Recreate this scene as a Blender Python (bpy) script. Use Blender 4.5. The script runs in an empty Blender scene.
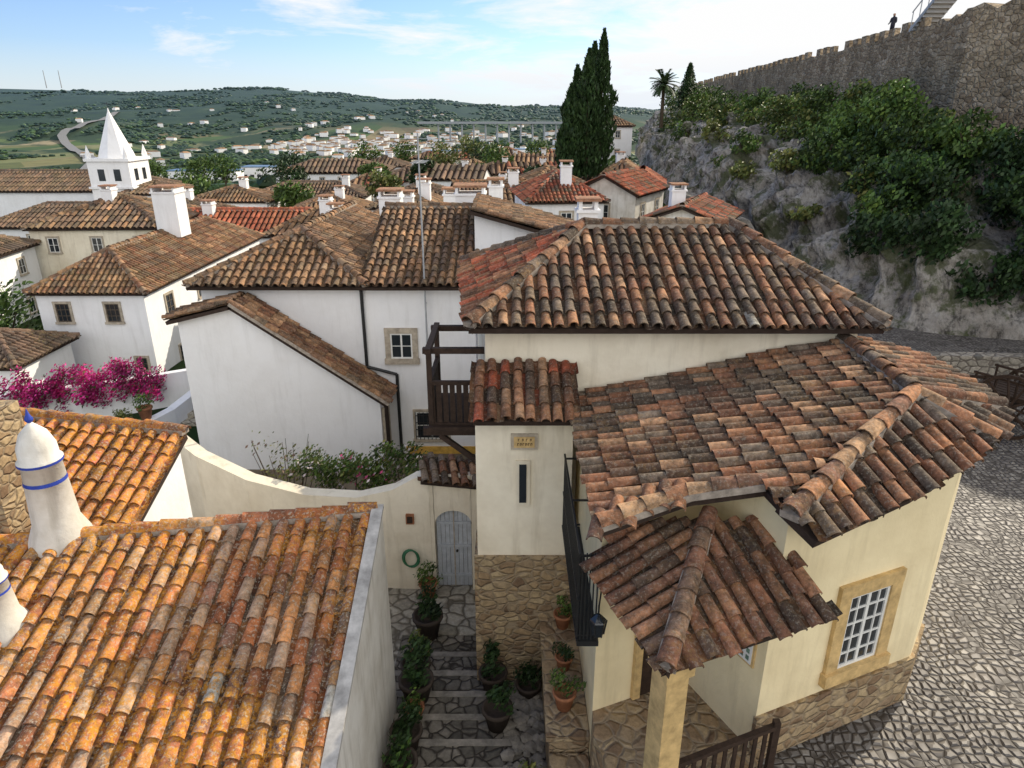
import bpy, math, random
import numpy as np
from mathutils import Vector, Matrix, noise, Quaternion
random.seed(11)
SC=bpy.context.scene
V=Vector
# ---------------------------------------------------------------- builders
class MB:
    def __init__(s): s.v=[];s.f=[];s.m=[];s.c=[];s.s=[]
    def add(s,vs,fs,mi=0,col=(1,1,1),sm=False):
        o=len(s.v)
        s.v.extend([tuple(p) for p in vs]); s.c.extend([col]*len(vs))
        for f in fs:
            s.f.append([i+o for i in f]); s.m.append(mi); s.s.append(sm)
    def obj(s,name,mats,parent=None):
        me=bpy.data.meshes.new(name); me.from_pydata(s.v,[],s.f)
        for m in mats: me.materials.append(m)
        if s.f:
            me.polygons.foreach_set('material_index',s.m); me.polygons.foreach_set('use_smooth',s.s)
            a=me.color_attributes.new('tint','FLOAT_COLOR','POINT')
            arr=np.ones((len(s.v),4),dtype=np.float32); arr[:,:3]=np.array(s.c,dtype=np.float32)
            a.data.foreach_set('color',arr.ravel())
        me.update(); ob=bpy.data.objects.new(name,me); SC.collection.objects.link(ob)
        if parent: ob.parent=parent
        return ob
def empty(name):
    e=bpy.data.objects.new(name,None); SC.collection.objects.link(e); return e
def obox(mb,c,ux,uy,uz,mi=0,col=(1,1,1)):
    c,ux,uy,uz=V(c),V(ux),V(uy),V(uz)
    if ux.cross(uy).dot(uz)<0: uy=-uy
    vs=[c+ux*a+uy*b+uz*d for d in(-1,1) for a,b in((-1,-1),(1,-1),(1,1),(-1,1))]
    mb.add(vs,[(3,2,1,0),(4,5,6,7),(0,1,5,4),(1,2,6,5),(2,3,7,6),(3,0,4,7)],mi,col)
def box(mb,x0,x1,y0,y1,z0,z1,mi=0,col=(1,1,1)):
    obox(mb,((x0+x1)/2,(y0+y1)/2,(z0+z1)/2),((x1-x0)/2,0,0),(0,(y1-y0)/2,0),(0,0,(z1-z0)/2),mi,col)
def prism(mb,pts,z0,tops,mi=0,col=(1,1,1)):
    n=len(pts)
    if not hasattr(tops,'__len__'): tops=[tops]*n
    if not hasattr(z0,'__len__'): z0=[z0]*n
    ar=sum(pts[i][0]*pts[(i+1)%n][1]-pts[(i+1)%n][0]*pts[i][1] for i in range(n))
    if ar<0: pts=pts[::-1]; tops=list(tops)[::-1]; z0=list(z0)[::-1]
    vs=[(p[0],p[1],z0[i]) for i,p in enumerate(pts)]+[(p[0],p[1],tops[i]) for i,p in enumerate(pts)]
    fs=[(i,(i+1)%n,(i+1)%n+n,i+n) for i in range(n)]+[tuple(range(n-1,-1,-1)),tuple(range(n,2*n))]
    mb.add(vs,fs,mi,col)
def beam(mb,p,q,w,h,mi=0,col=(1,1,1)):
    p,q=V(p),V(q); d=(q-p); L=d.length; d.normalize()
    up=V((0,0,1)) if abs(d.z)<.95 else V((0,1,0))
    a=d.cross(up).normalized(); b=a.cross(d)
    obox(mb,(p+q)/2,d*L/2,a*w/2,b*h/2,mi,col)
def cyl(mb,p,q,r0,r1,n=10,mi=0,col=(1,1,1),cap=True,sm=True):
    p,q=V(p),V(q); d=(q-p).normalized()
    a=d.orthogonal().normalized(); b=d.cross(a)
    vs=[]
    for c,r in((p,r0),(q,r1)):
        for i in range(n):
            t=2*math.pi*i/n; vs.append(c+a*math.cos(t)*r+b*math.sin(t)*r)
    fs=[(i,(i+1)%n,(i+1)%n+n,i+n) for i in range(n)]
    mb.add(vs,fs,mi,col,sm)
    if cap: mb.add(vs,[tuple(range(n-1,-1,-1)),tuple(range(n,2*n))],mi,col)
def lathe(mb,c,prof,n=16,mi=0,col=(1,1,1),sm=True):
    vs=[]
    for r,z in prof:
        for i in range(n):
            t=2*math.pi*i/n; vs.append((c[0]+r*math.cos(t),c[1]+r*math.sin(t),c[2]+z))
    fs=[]
    for k in range(len(prof)-1):
        for i in range(n):
            j=(i+1)%n; fs.append((k*n+i,k*n+j,k*n+n+j,k*n+n+i))
    mb.add(vs,fs,mi,col,sm)
# ---------------------------------------------------------------- materials
class NT:
    def __init__(s,name,rough=.9,spec=.25):
        s.m=bpy.data.materials.new(name); s.m.use_nodes=True; s.t=s.m.node_tree
        s.b=s.t.nodes['Principled BSDF']; s.b.inputs['Roughness'].default_value=rough
        s.b.inputs['Specular IOR Level'].default_value=spec
        s.g=s.n('ShaderNodeNewGeometry')
    def n(s,t): return s.t.nodes.new(t)
    def l(s,a,b): s.t.links.new(a,b)
    def setin(s,i,v):
        if isinstance(v,bpy.types.NodeSocket): s.l(v,i)
        else: i.default_value=v if not(isinstance(v,(tuple,list)) and len(v)==3 and i.type=='RGBA') else (*v,1)
    def pos(s,sc=(1,1,1)):
        n=s.n('ShaderNodeMapping'); n.inputs['Scale'].default_value=sc; s.l(s.g.outputs['Position'],n.inputs[0]); return n.outputs[0]
    def noise(s,scale,detail=3,rough=.55,vec=None,dist=0):
        n=s.n('ShaderNodeTexNoise'); n.inputs['Scale'].default_value=scale; n.inputs['Detail'].default_value=detail
        n.inputs['Roughness'].default_value=rough; n.inputs['Distortion'].default_value=dist
        s.l(vec or s.g.outputs['Position'],n.inputs['Vector']); return n.outputs['Fac']
    def vor(s,scale,feat='F1',vec=None,out='Distance',rnd=1):
        n=s.n('ShaderNodeTexVoronoi'); n.feature=feat; n.inputs['Scale'].default_value=scale; n.inputs['Randomness'].default_value=rnd
        s.l(vec or s.g.outputs['Position'],n.inputs['Vector']); return n.outputs[out]
    def ramp(s,fac,stops):
        n=s.n('ShaderNodeValToRGB'); cr=n.color_ramp
        while len(cr.elements)<len(stops): cr.elements.new(.5)
        for e,(p,c) in zip(cr.elements,stops):
            e.position=p; e.color=(*(c if hasattr(c,'__len__') else (c,c,c)),1)
        s.l(fac,n.inputs[0]); return n.outputs[0]
    def mix(s,fac,a,b,mode='MIX'):
        n=s.n('ShaderNodeMix'); n.data_type='RGBA'; n.blend_type=mode
        s.setin(n.inputs[0],fac); s.setin(n.inputs[6],a); s.setin(n.inputs[7],b); return n.outputs[2]
    def math(s,op,a,b=0,clamp=False):
        n=s.n('ShaderNodeMath'); n.operation=op; n.use_clamp=clamp; s.setin(n.inputs[0],a); s.setin(n.inputs[1],b); return n.outputs[0]
    def sep(s,v=None):
        n=s.n('ShaderNodeSeparateXYZ'); s.l(v or s.g.outputs['Position'],n.inputs[0]); return n.outputs
    def attr(s):
        n=s.n('ShaderNodeAttribute'); n.attribute_name='tint'; return n.outputs['Color']
    def color(s,c): s.setin(s.b.inputs['Base Color'],c)
    def bump(s,h,st=.5,d=.02):
        n=s.n('ShaderNodeBump'); n.inputs['Strength'].default_value=st; n.inputs['Distance'].default_value=d
        s.l(h,n.inputs['Height']); s.l(n.outputs[0],s.b.inputs['Normal'])
def plaster(name,c,dirt,damt=.6):
    k=NT(name,.92,.15)
    a=k.noise(.7,5,.65); b=k.noise(1.0,4,.6,k.pos((4,4,.5)))
    m1=k.ramp(a,[(.42,0),(.75,1)]); m2=k.ramp(b,[(.52,0),(.78,1)])
    x=k.mix(k.math('MULTIPLY',m1,damt),c,dirt); x=k.mix(k.math('MULTIPLY',m2,damt*.8),x,tuple(i*.75 for i in dirt))
    k.color(x); k.bump(k.noise(7,4,.7),.35,.03); return k.m
def tilemat(name,lich=(.42,.2,.03),lamt=.35,pale=.25,soot=.5,hb=True,l0=(.42,.62),l1=(.48,.6)):
    k=NT(name,.9,.15)
    t=k.attr(); n1=k.noise(11,5,.75)
    x=k.mix(1,t,k.ramp(n1,[(.3,.45),(.5,.95),(.72,1.45)]),'MULTIPLY')
    if lamt>0:
        lm=k.math('MULTIPLY',k.ramp(k.noise(.6,2),[(l0[0],0),(l0[1],1)]),k.ramp(k.noise(12,4,.75),[(l1[0],0),(l1[1],1)]))
        x=k.mix(k.math('MULTIPLY',lm,lamt),x,lich)
    s=k.math('MULTIPLY',k.ramp(k.noise(2.6,6,.8),[(.43,0),(.62,1)]),soot)
    x=k.mix(s,x,(.042,.034,.026))
    p=k.math('MULTIPLY',k.ramp(k.noise(26,3,.7),[(.54,0),(.62,1)]),pale)
    x=k.mix(p,x,(.44,.40,.32)); k.color(x)
    if hb: k.bump(n1,.6,.025)
    return k.m
def stone(name,sc,cols,mort,vsc=(1,1,1.4),bd=.03,rnd=.9):
    k=NT(name,.93,.15)
    vec=k.pos(vsc)
    wn=k.n('ShaderNodeTexNoise'); wn.inputs['Scale'].default_value=2.5; k.l(vec,wn.inputs['Vector'])
    s2=k.n('ShaderNodeVectorMath'); s2.operation='SCALE'; s2.inputs['Scale'].default_value=.22; k.l(wn.outputs['Color'],s2.inputs[0])
    n=k.n('ShaderNodeVectorMath'); n.operation='ADD'; k.l(vec,n.inputs[0]); k.l(s2.outputs[0],n.inputs[1]); vec=n.outputs[0]
    e=k.vor(sc,'DISTANCE_TO_EDGE',vec,rnd=rnd); c=k.vor(sc,'F1',vec,'Color',rnd)
    cs=k.sep(c)[0]
    x=k.ramp(cs,[(i/(len(cols)-1),cc) for i,cc in enumerate(cols)])
    x=k.mix(.7,x,k.ramp(k.noise(9,4,.7),[(.25,.35),(.75,1.4)]),'MULTIPLY')
    x=k.mix(k.ramp(e,[(.02,1),(.1,0)]),x,mort); k.color(x)
    k.bump(k.math('ADD',k.ramp(e,[(0,0),(.16,1)]),k.math('MULTIPLY',k.noise(20,3),.4)),.9,bd); return k.m
def simple(name,c,rough=.7,spec=.3,var=.25,sc=8,metal=0):
    k=NT(name,rough,spec); nn=k.noise(sc,4,.65); k.color(k.mix(1,c,k.ramp(nn,[(.3,1-var),(.7,1+var)]),'MULTIPLY')); k.b.inputs['Metallic'].default_value=metal
    k.bump(nn,.2,.02); return k.m
def leafmat(name):
    k=NT(name,.6,.25); k.color(k.mix(1,k.attr(),k.ramp(k.noise(1.1,2),[(.35,.7),(.7,1.3)]),'MULTIPLY')); return k.m
M_WHITE=plaster('white_limewash',(.86,.85,.84),(.60,.57,.53),.3)
M_WHITE2=plaster('white_limewash_old',(.79,.76,.70),(.42,.37,.28),.8)
M_CREAM=plaster('cream_plaster',(.86,.73,.46),(.56,.44,.25),.5)
M_CREAM2=plaster('pale_cream_plaster',(.85,.77,.61),(.50,.41,.28),.6)
M_OCHRE=simple('ochre_paint',(.6,.36,.08),.9,.1)
M_BLUE=simple('blue_paint',(.03,.06,.35),.6,.3)
M_CEM=simple('cement',(.42,.40,.37),.95,.1,.35,4)
M_MORT=simple('ridge_mortar',(.33,.28,.23),.95,.1,.4,9)
M_TMAIN=tilemat('weathered_roof_tiles',(.38,.22,.07),.3,.25,.72)
M_TNEAR=tilemat('lichen_roof_tiles',(.66,.29,.03),.9,.6,.6,True,(.36,.56),(.45,.56))
M_TFAR=tilemat('town_roof_tiles',(.33,.25,.09),.5,.25,.5,False)
M_DECK=simple('roof_deck',(.05,.035,.028),.95,.1)
M_STONE=stone('rubble_stone',4.6,[(.20,.13,.08),(.36,.25,.14),(.45,.34,.2),(.27,.19,.12)],(.30,.23,.15),(1,1,1.6))
M_DRY=stone('grey_stone_paving',4.6,[(.10,.09,.075),(.18,.16,.13),(.26,.23,.19),(.14,.125,.1)],(.05,.042,.035),(1,1,1))
M_NOSE=simple('step_nosing_stone',(.24,.215,.18),.9,.15,.4,5)
M_PALE=stone('pale_flagstones',3.0,[(.30,.27,.21),(.40,.36,.29),(.46,.42,.34),(.34,.3,.24)],(.14,.12,.09),(1,1,1))
M_ROUGHW=stone('rubble_wall_grey',3.2,[(.2,.18,.15),(.3,.27,.22),(.38,.34,.28),(.16,.15,.13)],(.14,.12,.1),(1,1,1.5))
M_FRAME=simple('limestone_frame',(.55,.38,.17),.85,.15,.3,6)
M_FRAMEG=simple('grey_stone_frame',(.42,.36,.28),.85,.15,.3,6)
M_WOOD=simple('dark_wood',(.04,.024,.016),.75,.25,.4,12)
M_WOODG=simple('grey_wood',(.12,.095,.07),.85,.2,.4,12)
M_PWHITE=simple('white_joinery_paint',(.75,.74,.70),.5,.4,.1)
M_PGREY=simple('grey_gate_paint',(.45,.47,.49),.6,.3,.15)
M_IRON=simple('black_iron',(.015,.015,.015),.5,.5)
M_GALV=simple('galvanised_pole',(.35,.36,.37),.45,.5,.1)
M_GLASS=simple('window_glass',(.02,.025,.03),.12,.6,.1)
M_TERRA=simple('terracotta_pot',(.33,.14,.07),.85,.2)
M_DKPOT=simple('dark_clay_pot',(.06,.045,.035),.8,.2)
M_LEAF=leafmat('leaves')
M_BARK=simple('bark',(.08,.06,.04),.95,.1,.4,10)
def castle():
    k=NT('castle_masonry',.95,.1); s=k.sep()
    vec=k.n('ShaderNodeCombineXYZ'); k.l(k.math('SUBTRACT',s[1],s[0]),vec.inputs[0]); k.l(k.math('MULTIPLY',s[2],1.7),vec.inputs[1])
    wv=k.n('ShaderNodeTexNoise'); wv.inputs['Scale'].default_value=1.5; k.l(vec.outputs[0],wv.inputs['Vector'])
    sc=k.n('ShaderNodeVectorMath'); sc.operation='SCALE'; sc.inputs['Scale'].default_value=.5; k.l(wv.outputs['Color'],sc.inputs[0])
    ad=k.n('ShaderNodeVectorMath'); ad.operation='ADD'; k.l(vec.outputs[0],ad.inputs[0]); k.l(sc.outputs[0],ad.inputs[1])
    e=k.vor(2.4,'DISTANCE_TO_EDGE',ad.outputs[0],rnd=.8); c=k.sep(k.vor(2.4,'F1',ad.outputs[0],'Color',.8))[0]
    x=k.ramp(c,[(0,(.32,.235,.15)),(.5,(.44,.34,.22)),(1,(.55,.44,.31))])
    x=k.mix(.9,x,k.ramp(k.noise(.45,6,.75),[(.32,.45),(.68,1.25)]),'MULTIPLY'); x=k.mix(.7,x,k.ramp(k.noise(4,4,.7),[(.3,.5),(.7,1.3)]),'MULTIPLY')
    x=k.mix(k.ramp(e,[(.02,.45),(.09,0)]),x,(.2,.155,.11)); k.color(x); k.bump(k.math('ADD',k.math('MULTIPLY',k.ramp(e,[(0,0),(.2,1)]),.5),k.noise(3,5,.7)),1,.12); return k.m
M_CASTLE=castle()
def rock():
    k=NT('limestone_rock',.95,.1)
    a=k.noise(.4,7,.72,None,.6); c=k.noise(2.0,6,.78,k.pos((1.2,1.2,.55)))
    x=k.ramp(a,[(.3,(.22,.19,.155)),(.45,(.36,.33,.29)),(.6,(.48,.45,.41)),(.75,(.54,.47,.38))])
    x=k.mix(1,x,k.ramp(c,[(.36,.2),(.5,.9),(.7,1.25)]),'MULTIPLY')
    g=k.ramp(k.noise(.7,5,.7),[(.50,0),(.58,1)]); x=k.mix(k.math('MULTIPLY',g,.8),x,(.07,.085,.03)); k.color(x)
    k.bump(c,1,.3); return k.m
M_ROCK=rock()
def cobble():
    k=NT('cobblestones',.6,.5); vec=k.pos((1,1,.01))
    wn=k.n('ShaderNodeTexNoise'); wn.inputs['Scale'].default_value=.8; k.l(vec,wn.inputs['Vector'])
    sc=k.n('ShaderNodeVectorMath'); sc.operation='SCALE'; sc.inputs['Scale'].default_value=.5; k.l(wn.outputs['Color'],sc.inputs[0])
    ad=k.n('ShaderNodeVectorMath'); ad.operation='ADD'; k.l(vec,ad.inputs[0]); k.l(sc.outputs[0],ad.inputs[1]); v=ad.outputs[0]
    e=k.vor(7.5,'DISTANCE_TO_EDGE',v,rnd=.5); c=k.sep(k.vor(7.5,'F1',v,'Color',.5))[0]
    x=k.ramp(c,[(0,(.11,.095,.085)),(.5,(.19,.17,.15)),(1,(.28,.255,.22))])
    x=k.mix(.8,x,k.ramp(k.noise(.5,5,.65),[(.3,.5),(.7,1.25)]),'MULTIPLY')
    x=k.mix(k.ramp(e,[(.05,1),(.15,0)]),x,(.045,.036,.028)); k.color(x)
    k.bump(k.ramp(e,[(0,0),(.3,1)]),1,.04); return k.m
M_COB=cobble()
HAZE_COL=(.10,.16,.21)  # air haze painted into base colours of distant land and trees
def terrain_m():
    k=NT('countryside',.95,.1); p=k.pos((.011,.006,0)); s=k.sep()
    c=k.sep(k.vor(1,'F1',p,'Color'))[0]
    x=k.ramp(c,[(0,(.045,.08,.02)),(.2,(.09,.14,.03)),(.38,(.26,.2,.10)),(.5,(.05,.09,.02)),(.66,(.34,.27,.16)),(.8,(.10,.14,.035)),(1,(.2,.13,.065))])
    x=k.mix(.6,x,k.ramp(k.noise(.05,5,.7),[(.3,.6),(.7,1.25)]),'MULTIPLY')
    x=k.mix(k.ramp(k.noise(.0045,6,.65),[(.46,0),(.52,1)]),x,(.03,.05,.016))
    hill=k.math('MULTIPLY',k.math('SUBTRACT',s[2],-44),.03,True)
    fo=k.ramp(k.noise(.010,9,.85),[(.35,(.006,.016,.005)),(.5,(.018,.038,.011)),(.6,(.032,.055,.016)),(.69,(.07,.09,.03)),(.78,(.22,.18,.09))])
    x=k.mix(hill,x,fo)
    haze_mix=k.math('MULTIPLY',k.math('SUBTRACT',s[1],300),.00015,True)
    x=k.mix(k.math('MINIMUM',haze_mix,.42),x,HAZE_COL); k.color(x); return k.m  # painted haze: ground colour turns bluish with distance along Y
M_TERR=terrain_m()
M_EARTH=simple('town_earth',(.16,.13,.09),.95,.1,.4,.7)
# ---------------------------------------------------------------- roof tiles
PAL_MAIN=[(.27,.12,.065),(.21,.10,.06),(.35,.17,.09),(.13,.08,.055),(.44,.25,.14),(.10,.07,.05),(.30,.145,.08),(.18,.13,.09),(.2,.15,.11)]
PAL_NEAR=[(.54,.20,.075),(.45,.15,.06),(.58,.26,.10),(.38,.14,.07),(.54,.34,.21),(.48,.17,.065),(.38,.24,.16),(.29,.14,.09)]
PAL_RED=[(.40,.10,.05),(.32,.085,.045),(.46,.14,.075)]
PAL_TOWN=[(.31,.165,.085),(.24,.13,.075),(.38,.215,.115),(.27,.18,.11),(.19,.12,.08)]
PAL_DK=[(.18,.115,.08),(.22,.135,.09),(.14,.1,.075)]
def pick(p):
    c=random.choice(p); k=random.uniform(.75,1.25); return (c[0]*k,c[1]*k,c[2]*k)
def tile(mb,o,a,d,n,L,r0,r1,lift,hi,col,mi,conc=False):
    k=6 if hi else 4
    vs=[]
    for (p,r,h) in((o,r0,lift),(o-d*L,r1,0.0)):
        for i in range(k+1):
            t=math.pi*i/k
            if conc: vs.append(p-a*math.cos(t)*r+n*(r*.55-math.sin(t)*r*.6+h))
            else: vs.append(p-a*math.cos(t)*r+n*(math.sin(t)*r*.95+h))
    fs=[(i,i+1,i+k+2,i+k+1) for i in range(k)]
    mb.add(vs,fs,mi,col,True)
    if hi and not conc:
        th=.016; ri=r0-th
        w=[vs[i] for i in range(k+1)]+[o-a*math.cos(math.pi*i/k)*ri+n*(math.sin(math.pi*i/k)*ri*.95+lift) for i in range(k+1)]
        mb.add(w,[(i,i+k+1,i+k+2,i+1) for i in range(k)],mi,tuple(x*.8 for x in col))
def roof(mb,poly,pal,pitch=.24,expo=.36,hi=False,down=None,mi=0,md=1,chan=True,sag=.03,thick=.1,rare=0):
    P=[V(p) for p in poly]
    n=V((0,0,0))
    for i in range(len(P)):
        p,q=P[i],P[(i+1)%len(P)]; n+=V(((p.y-q.y)*(p.z+q.z),(p.z-q.z)*(p.x+q.x),(p.x-q.x)*(p.y+q.y)))
    n.normalize()
    if n.z<0: n=-n; P=P[::-1]
    d=V((0,0,-1)) if down is None else V(down)
    d=(d-n*d.dot(n)).normalized(); a=n.cross(d).normalized()
    O=P[0]; Q=[((p-O).dot(a),(p-O).dot(d)) for p in P]
    lo=[p-n*.035 for p in P]; bt=[p-n*(.035+thick) for p in P]; m=len(P)
    mb.add(lo+bt,[tuple(range(m)),tuple(range(2*m-1,m-1,-1))]+[(i,i+m,(i+1)%m+m,(i+1)%m) for i in range(m)],md,(.8,.8,.8))
    amin=min(q[0] for q in Q); amax=max(q[0] for q in Q)
    N=max(1,round((amax-amin)/pitch)); pt=(amax-amin)/N
    r=pitch*.36
    def span(x):
        ts=[]
        for i in range(m):
            (x0,y0),(x1,y1)=Q[i],Q[(i+1)%m]
            if (x0<=x<x1)or(x1<=x<x0): ts.append(y0+(y1-y0)*(x-x0)/(x1-x0))
        ts.sort(); return [(ts[i],ts[i+1]) for i in range(0,len(ts)-1,2)]
    for i in range(N*2+1):
        cov=i%2==1
        if not cov and not chan: continue
        x=amin+i*pt/2
        x=min(max(x,amin+.02),amax-.02)
        wob=random.uniform(-.014,.014)
        for t0,t1 in span(x):
            t=t1+(.06 if cov else .03)
            while t>t0+.05:
                L=min(expo+.07,t-t0); j=random.uniform
                w=O+a*(x+wob+(j(-.017,.017) if hi else 0))+d*(t+(j(-.035,.035) if hi else 0))
                sg=sag*noise.noise(w*.7)
                w=w+n*(sg+(.0 if not cov else .028)+(j(-.008,.008) if hi else 0))
                aa=(a+d*j(-.08,.08)).normalized() if hi else a
                kk=.8+.45*noise.noise(w*1.1)
                col=tuple(c*(kk+.2) for c in pick(pal))
                if rare and random.random()<rare: col=(.5,.47,.4)
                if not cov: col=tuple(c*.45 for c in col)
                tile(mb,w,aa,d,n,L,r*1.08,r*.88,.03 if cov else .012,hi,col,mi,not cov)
                t-=expo
def ridge(mb,p,q,pal,r=.12,L=.38,mi=0,mm=2,hi=True,mortar=True,sink=.02):
    p,q=V(p),V(q); d=(p-q); T=d.length; d.normalize()
    a=d.cross(V((0,0,1))).normalized(); n=a.cross(d).normalized()
    if n.z<0:n=-n
    k=max(1,round(T/L)); s=T/k
    for i in range(k):
        o=p-d*(i*s)+n*(.0-sink+random.uniform(-.012,.014))+a*random.uniform(-.015,.015); aa=(a+d*random.uniform(-.09,.09)).normalized()
        tile(mb,o+n*.03,aa,d,n,s+.06,r*random.uniform(1.0,1.1),r*.88,.02,hi,pick(pal),mi)
    if mortar:
        obox(mb,(p+q)/2+n*(.0-sink),d*(T/2),a*(r*.98),n*.045,mm)
def rectroof(mb,x0,x1,y0,y1,ze,rise,pal,over=.3,hip=(1,1),hi=False,pitch=.26,expo=.4,T=None,axis='x',rg=True,mm=2,chan=True):
    T=T or (lambda p:V(p))
    x0-=over;x1+=over;y0-=over;y1+=over
    if axis=='y':
        S=lambda p:T((p[1],p[0],p[2])); x0,x1,y0,y1=y0,y1,x0,x1
    else: S=T
    ym=(y0+y1)/2; h=(y1-y0)/2
    rx0=x0+(h*.95 if hip[0] else 0); rx1=x1-(h*.95 if hip[1] else 0)
    if rx0>=rx1: rx0=rx1=(x0+x1)/2-.01; rx1+=.02
    A,B,C,D=[S((x,y,ze)) for x,y in((x0,y0),(x1,y0),(x1,y1),(x0,y1))]
    E,F=S((rx0,ym,ze+rise)),S((rx1,ym,ze+rise))
    for pl in([A,B,F,E],[C,D,E,F]): roof(mb,pl,pal,pitch,expo,hi,chan=chan)
    if hip[0]: roof(mb,[D,A,E],pal,pitch,expo,hi,chan=chan)
    if hip[1]: roof(mb,[B,C,F],pal,pitch,expo,hi,chan=chan)
    if rg:
        R=pitch*.5; up=V((0,0,.03))
        ridge(mb,E+up,F+up,pal,R,.42,hi=hi,mm=mm)
        if hip[0]: ridge(mb,A+up,E+up,pal,R,.42,hi=hi,mm=mm); ridge(mb,D+up,E+up,pal,R,.42,hi=hi,mm=mm)
        if hip[1]: ridge(mb,B+up,F+up,pal,R,.42,hi=hi,mm=mm); ridge(mb,C+up,F+up,pal,R,.42,hi=hi,mm=mm)
def window(mb,c,u,n,w,h,fw=.14,nx=2,ny=3,mf=0,mj=1,mg=2,proud=.07,sill=True,bars=False,mb_i=3):
    c,u,n=V(c),V(u).normalized(),V(n).normalized(); z=V((0,0,1))
    for s in(-1,1): obox(mb,c+u*s*(w/2+fw/2),u*fw/2,n*proud,z*(h/2),mf)
    obox(mb,c+z*(h/2+fw/2),u*(w/2+fw+.004),n*(proud+.003),z*fw/2,mf)
    obox(mb,c-z*(h/2+fw/2),u*(w/2+fw+.03),n*(proud+(.05 if sill else .003)),z*fw/2,mf)
    obox(mb,c,u*w/2,n*.012,z*h/2,mg)
    b=.045
    for s in(-1,1): obox(mb,c+u*s*(w/2-b/2),u*b/2,n*.035,z*h/2,mj)
    for s in(-1,1): obox(mb,c+z*s*(h/2-b/2),u*(w/2-b),n*.034,z*b/2,mj)
    for i in range(1,nx): 
        t=.05 if i*2==nx else .02
        obox(mb,c+u*(i/nx-.5)*w,u*t/2,n*.033,z*(h/2-b),mj)
    for i in range(1,ny): obox(mb,c+z*(i/ny-.5)*h,u*(w/2-b),n*.031,z*.011,mj)
    if bars:
        k=int(w/.12)
        for i in range(k+1): obox(mb,c+u*(i/k-.5)*w+n*(proud+.03),u*.01,n*.01,z*h/2,mb_i)
        for i in range(4): obox(mb,c+z*((i+.5)/4-.5)*h+n*(proud+.03),u*w/2,n*.012,z*.01,mb_i)
WM=[M_FRAME,M_PWHITE,M_GLASS,M_IRON]
u=V((0,0,.05))
# ================================================================ CORNER HOUSE (right)
H=empty('corner_house')
w=MB()
prism(w,[(-.45,11.0),(5.75,11.0),(5.75,16.2),(-.8,15.4)],-10.4,-3.12,0)
box(w,-.6,1.0,10.2,11.02,-7.2,-4.3,0)
w.obj('upper_walls',[M_CREAM2],H)
w=MB(); box(w,-.66,1.06,10.14,11.0,-10.6,-7.2,0); w.obj('stone_base',[M_STONE],H)
w=MB()
lp=[(1.15,11.05),(1.15,7.5),(2.6,8.1),(3.2,6.85),(5.8,7.93),(6.45,8.75),(6.65,9.6),(6.7,11.3)]
prism(w,lp,-10.5,[-4.62,-4.62,-4.32,-4.2,-4.05,-3.98,-3.95,-3.95],0)
w.obj('lower_walls',[M_CREAM],H)
A2=V((2.6,1.08,0)).normalized(); N2=V((A2.y,-A2.x,0))
w=MB()
c1=V((3.2,6.85,0)); L2=(V((5.8,7.93,0))-c1).length
obox(w,c1+A2*(L2/2)+V((0,0,-7.9))+N2*.02,A2*(L2/2+.03),N2*.03,V((0,0,.55)),0)
pB=V((6.45,8.75,0))-V((5.8,7.93,0)); nB=V((pB.y,-pB.x,0)).normalized()
obox(w,V((6.125,8.34,-7.95))+nB*.02,pB/2,nB*.03,V((0,0,.5)),0)
w.obj('stone_plinth',[M_STONE],H)
w=MB()
window(w,c1+A2*1.62+V((0,0,-6.4)),A2,N2,.72,1.2,.2,4,5,0,1,2,.06)
w.obj('facade_window',WM,H)
w=MB()
obox(w,(.18,10.19,-5.75),(.12,0,0),(0,.03,0),(0,0,.42),0); obox(w,(.18,10.17,-5.75),(.06,0,0),(0,.03,0),(0,0,.36),1)
w.obj('slit_window',[M_CREAM2,M_GLASS],H)
w=MB()
obox(w,(.2,10.18,-4.98),(.22,0,0),(0,.02,0),(0,0,.14),0)
obox(w,(.2,10.165,-4.98),(.17,0,0),(0,.02,0),(0,0,.095),1)
for i,(rw,k) in enumerate(((0,4),(1,6))):
    for j in range(k):
        x_=.2-.13+.26*(j+.5)/k
        obox(w,(x_,10.143,-4.935-rw*.08),(.005,0,0),(0,.003,0),(0,0,.022),2)
        obox(w,(x_+.012,10.1425,-4.917-rw*.08),(.010,0,0),(0,.003,0),(0,0,.004),2)
        if j%2: obox(w,(x_+.02,10.1427,-4.935-rw*.08),(.004,0,0),(0,.003,0),(0,0,.015),2)
w.obj('tile_name_plaque',[M_FRAMEG,M_FRAME,M_WOOD],H)
R=MB()
e0=-3.16
FL,FR,BR_,BL=(-.7,10.6,e0),(5.98,10.6,e0),(6.0,16.5,e0),(-1.12,15.7,e0)
RL,RR=(1.37,13.4,-2.0),(4.2,13.5,-2.0)
def pz(pl3,x,y):
    a,b,c=[V(q) for q in pl3]; n=(b-a).cross(c-a); return a.z-((x-a.x)*n.x+(y-a.y)*n.y)/n.z
roof(R,[FL,FR,RR,RL],PAL_MAIN,.225,.34,True,rare=.006)
roof(R,[BL,FL,RL],PAL_RED+PAL_MAIN[:3],.225,.34,True)
roof(R,[FR,BR_,RR],PAL_MAIN,.225,.34,True)
roof(R,[BR_,BL,RL,RR],PAL_MAIN,.24,.36,False)
for p,q in((FL,RL),(FR,RR),(RL,RR),(BL,RL),(BR_,RR)): ridge(R,V(p)+u,V(q)+u,PAL_MAIN,.115,.36)
R.obj('upper_hip_roof',[M_TMAIN,M_DECK,M_MORT],H)
R=MB()
roof(R,[(-.62,10.98,-3.88),(1.02,10.98,-3.88),(1.02,9.85,-4.45),(-.62,9.85,-4.45)],PAL_MAIN[:5]+PAL_RED[:1],.215,.34,True)
R.obj('tower_lean_to_roof',[M_TMAIN,M_DECK,M_MORT],H)
R=MB()
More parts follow.
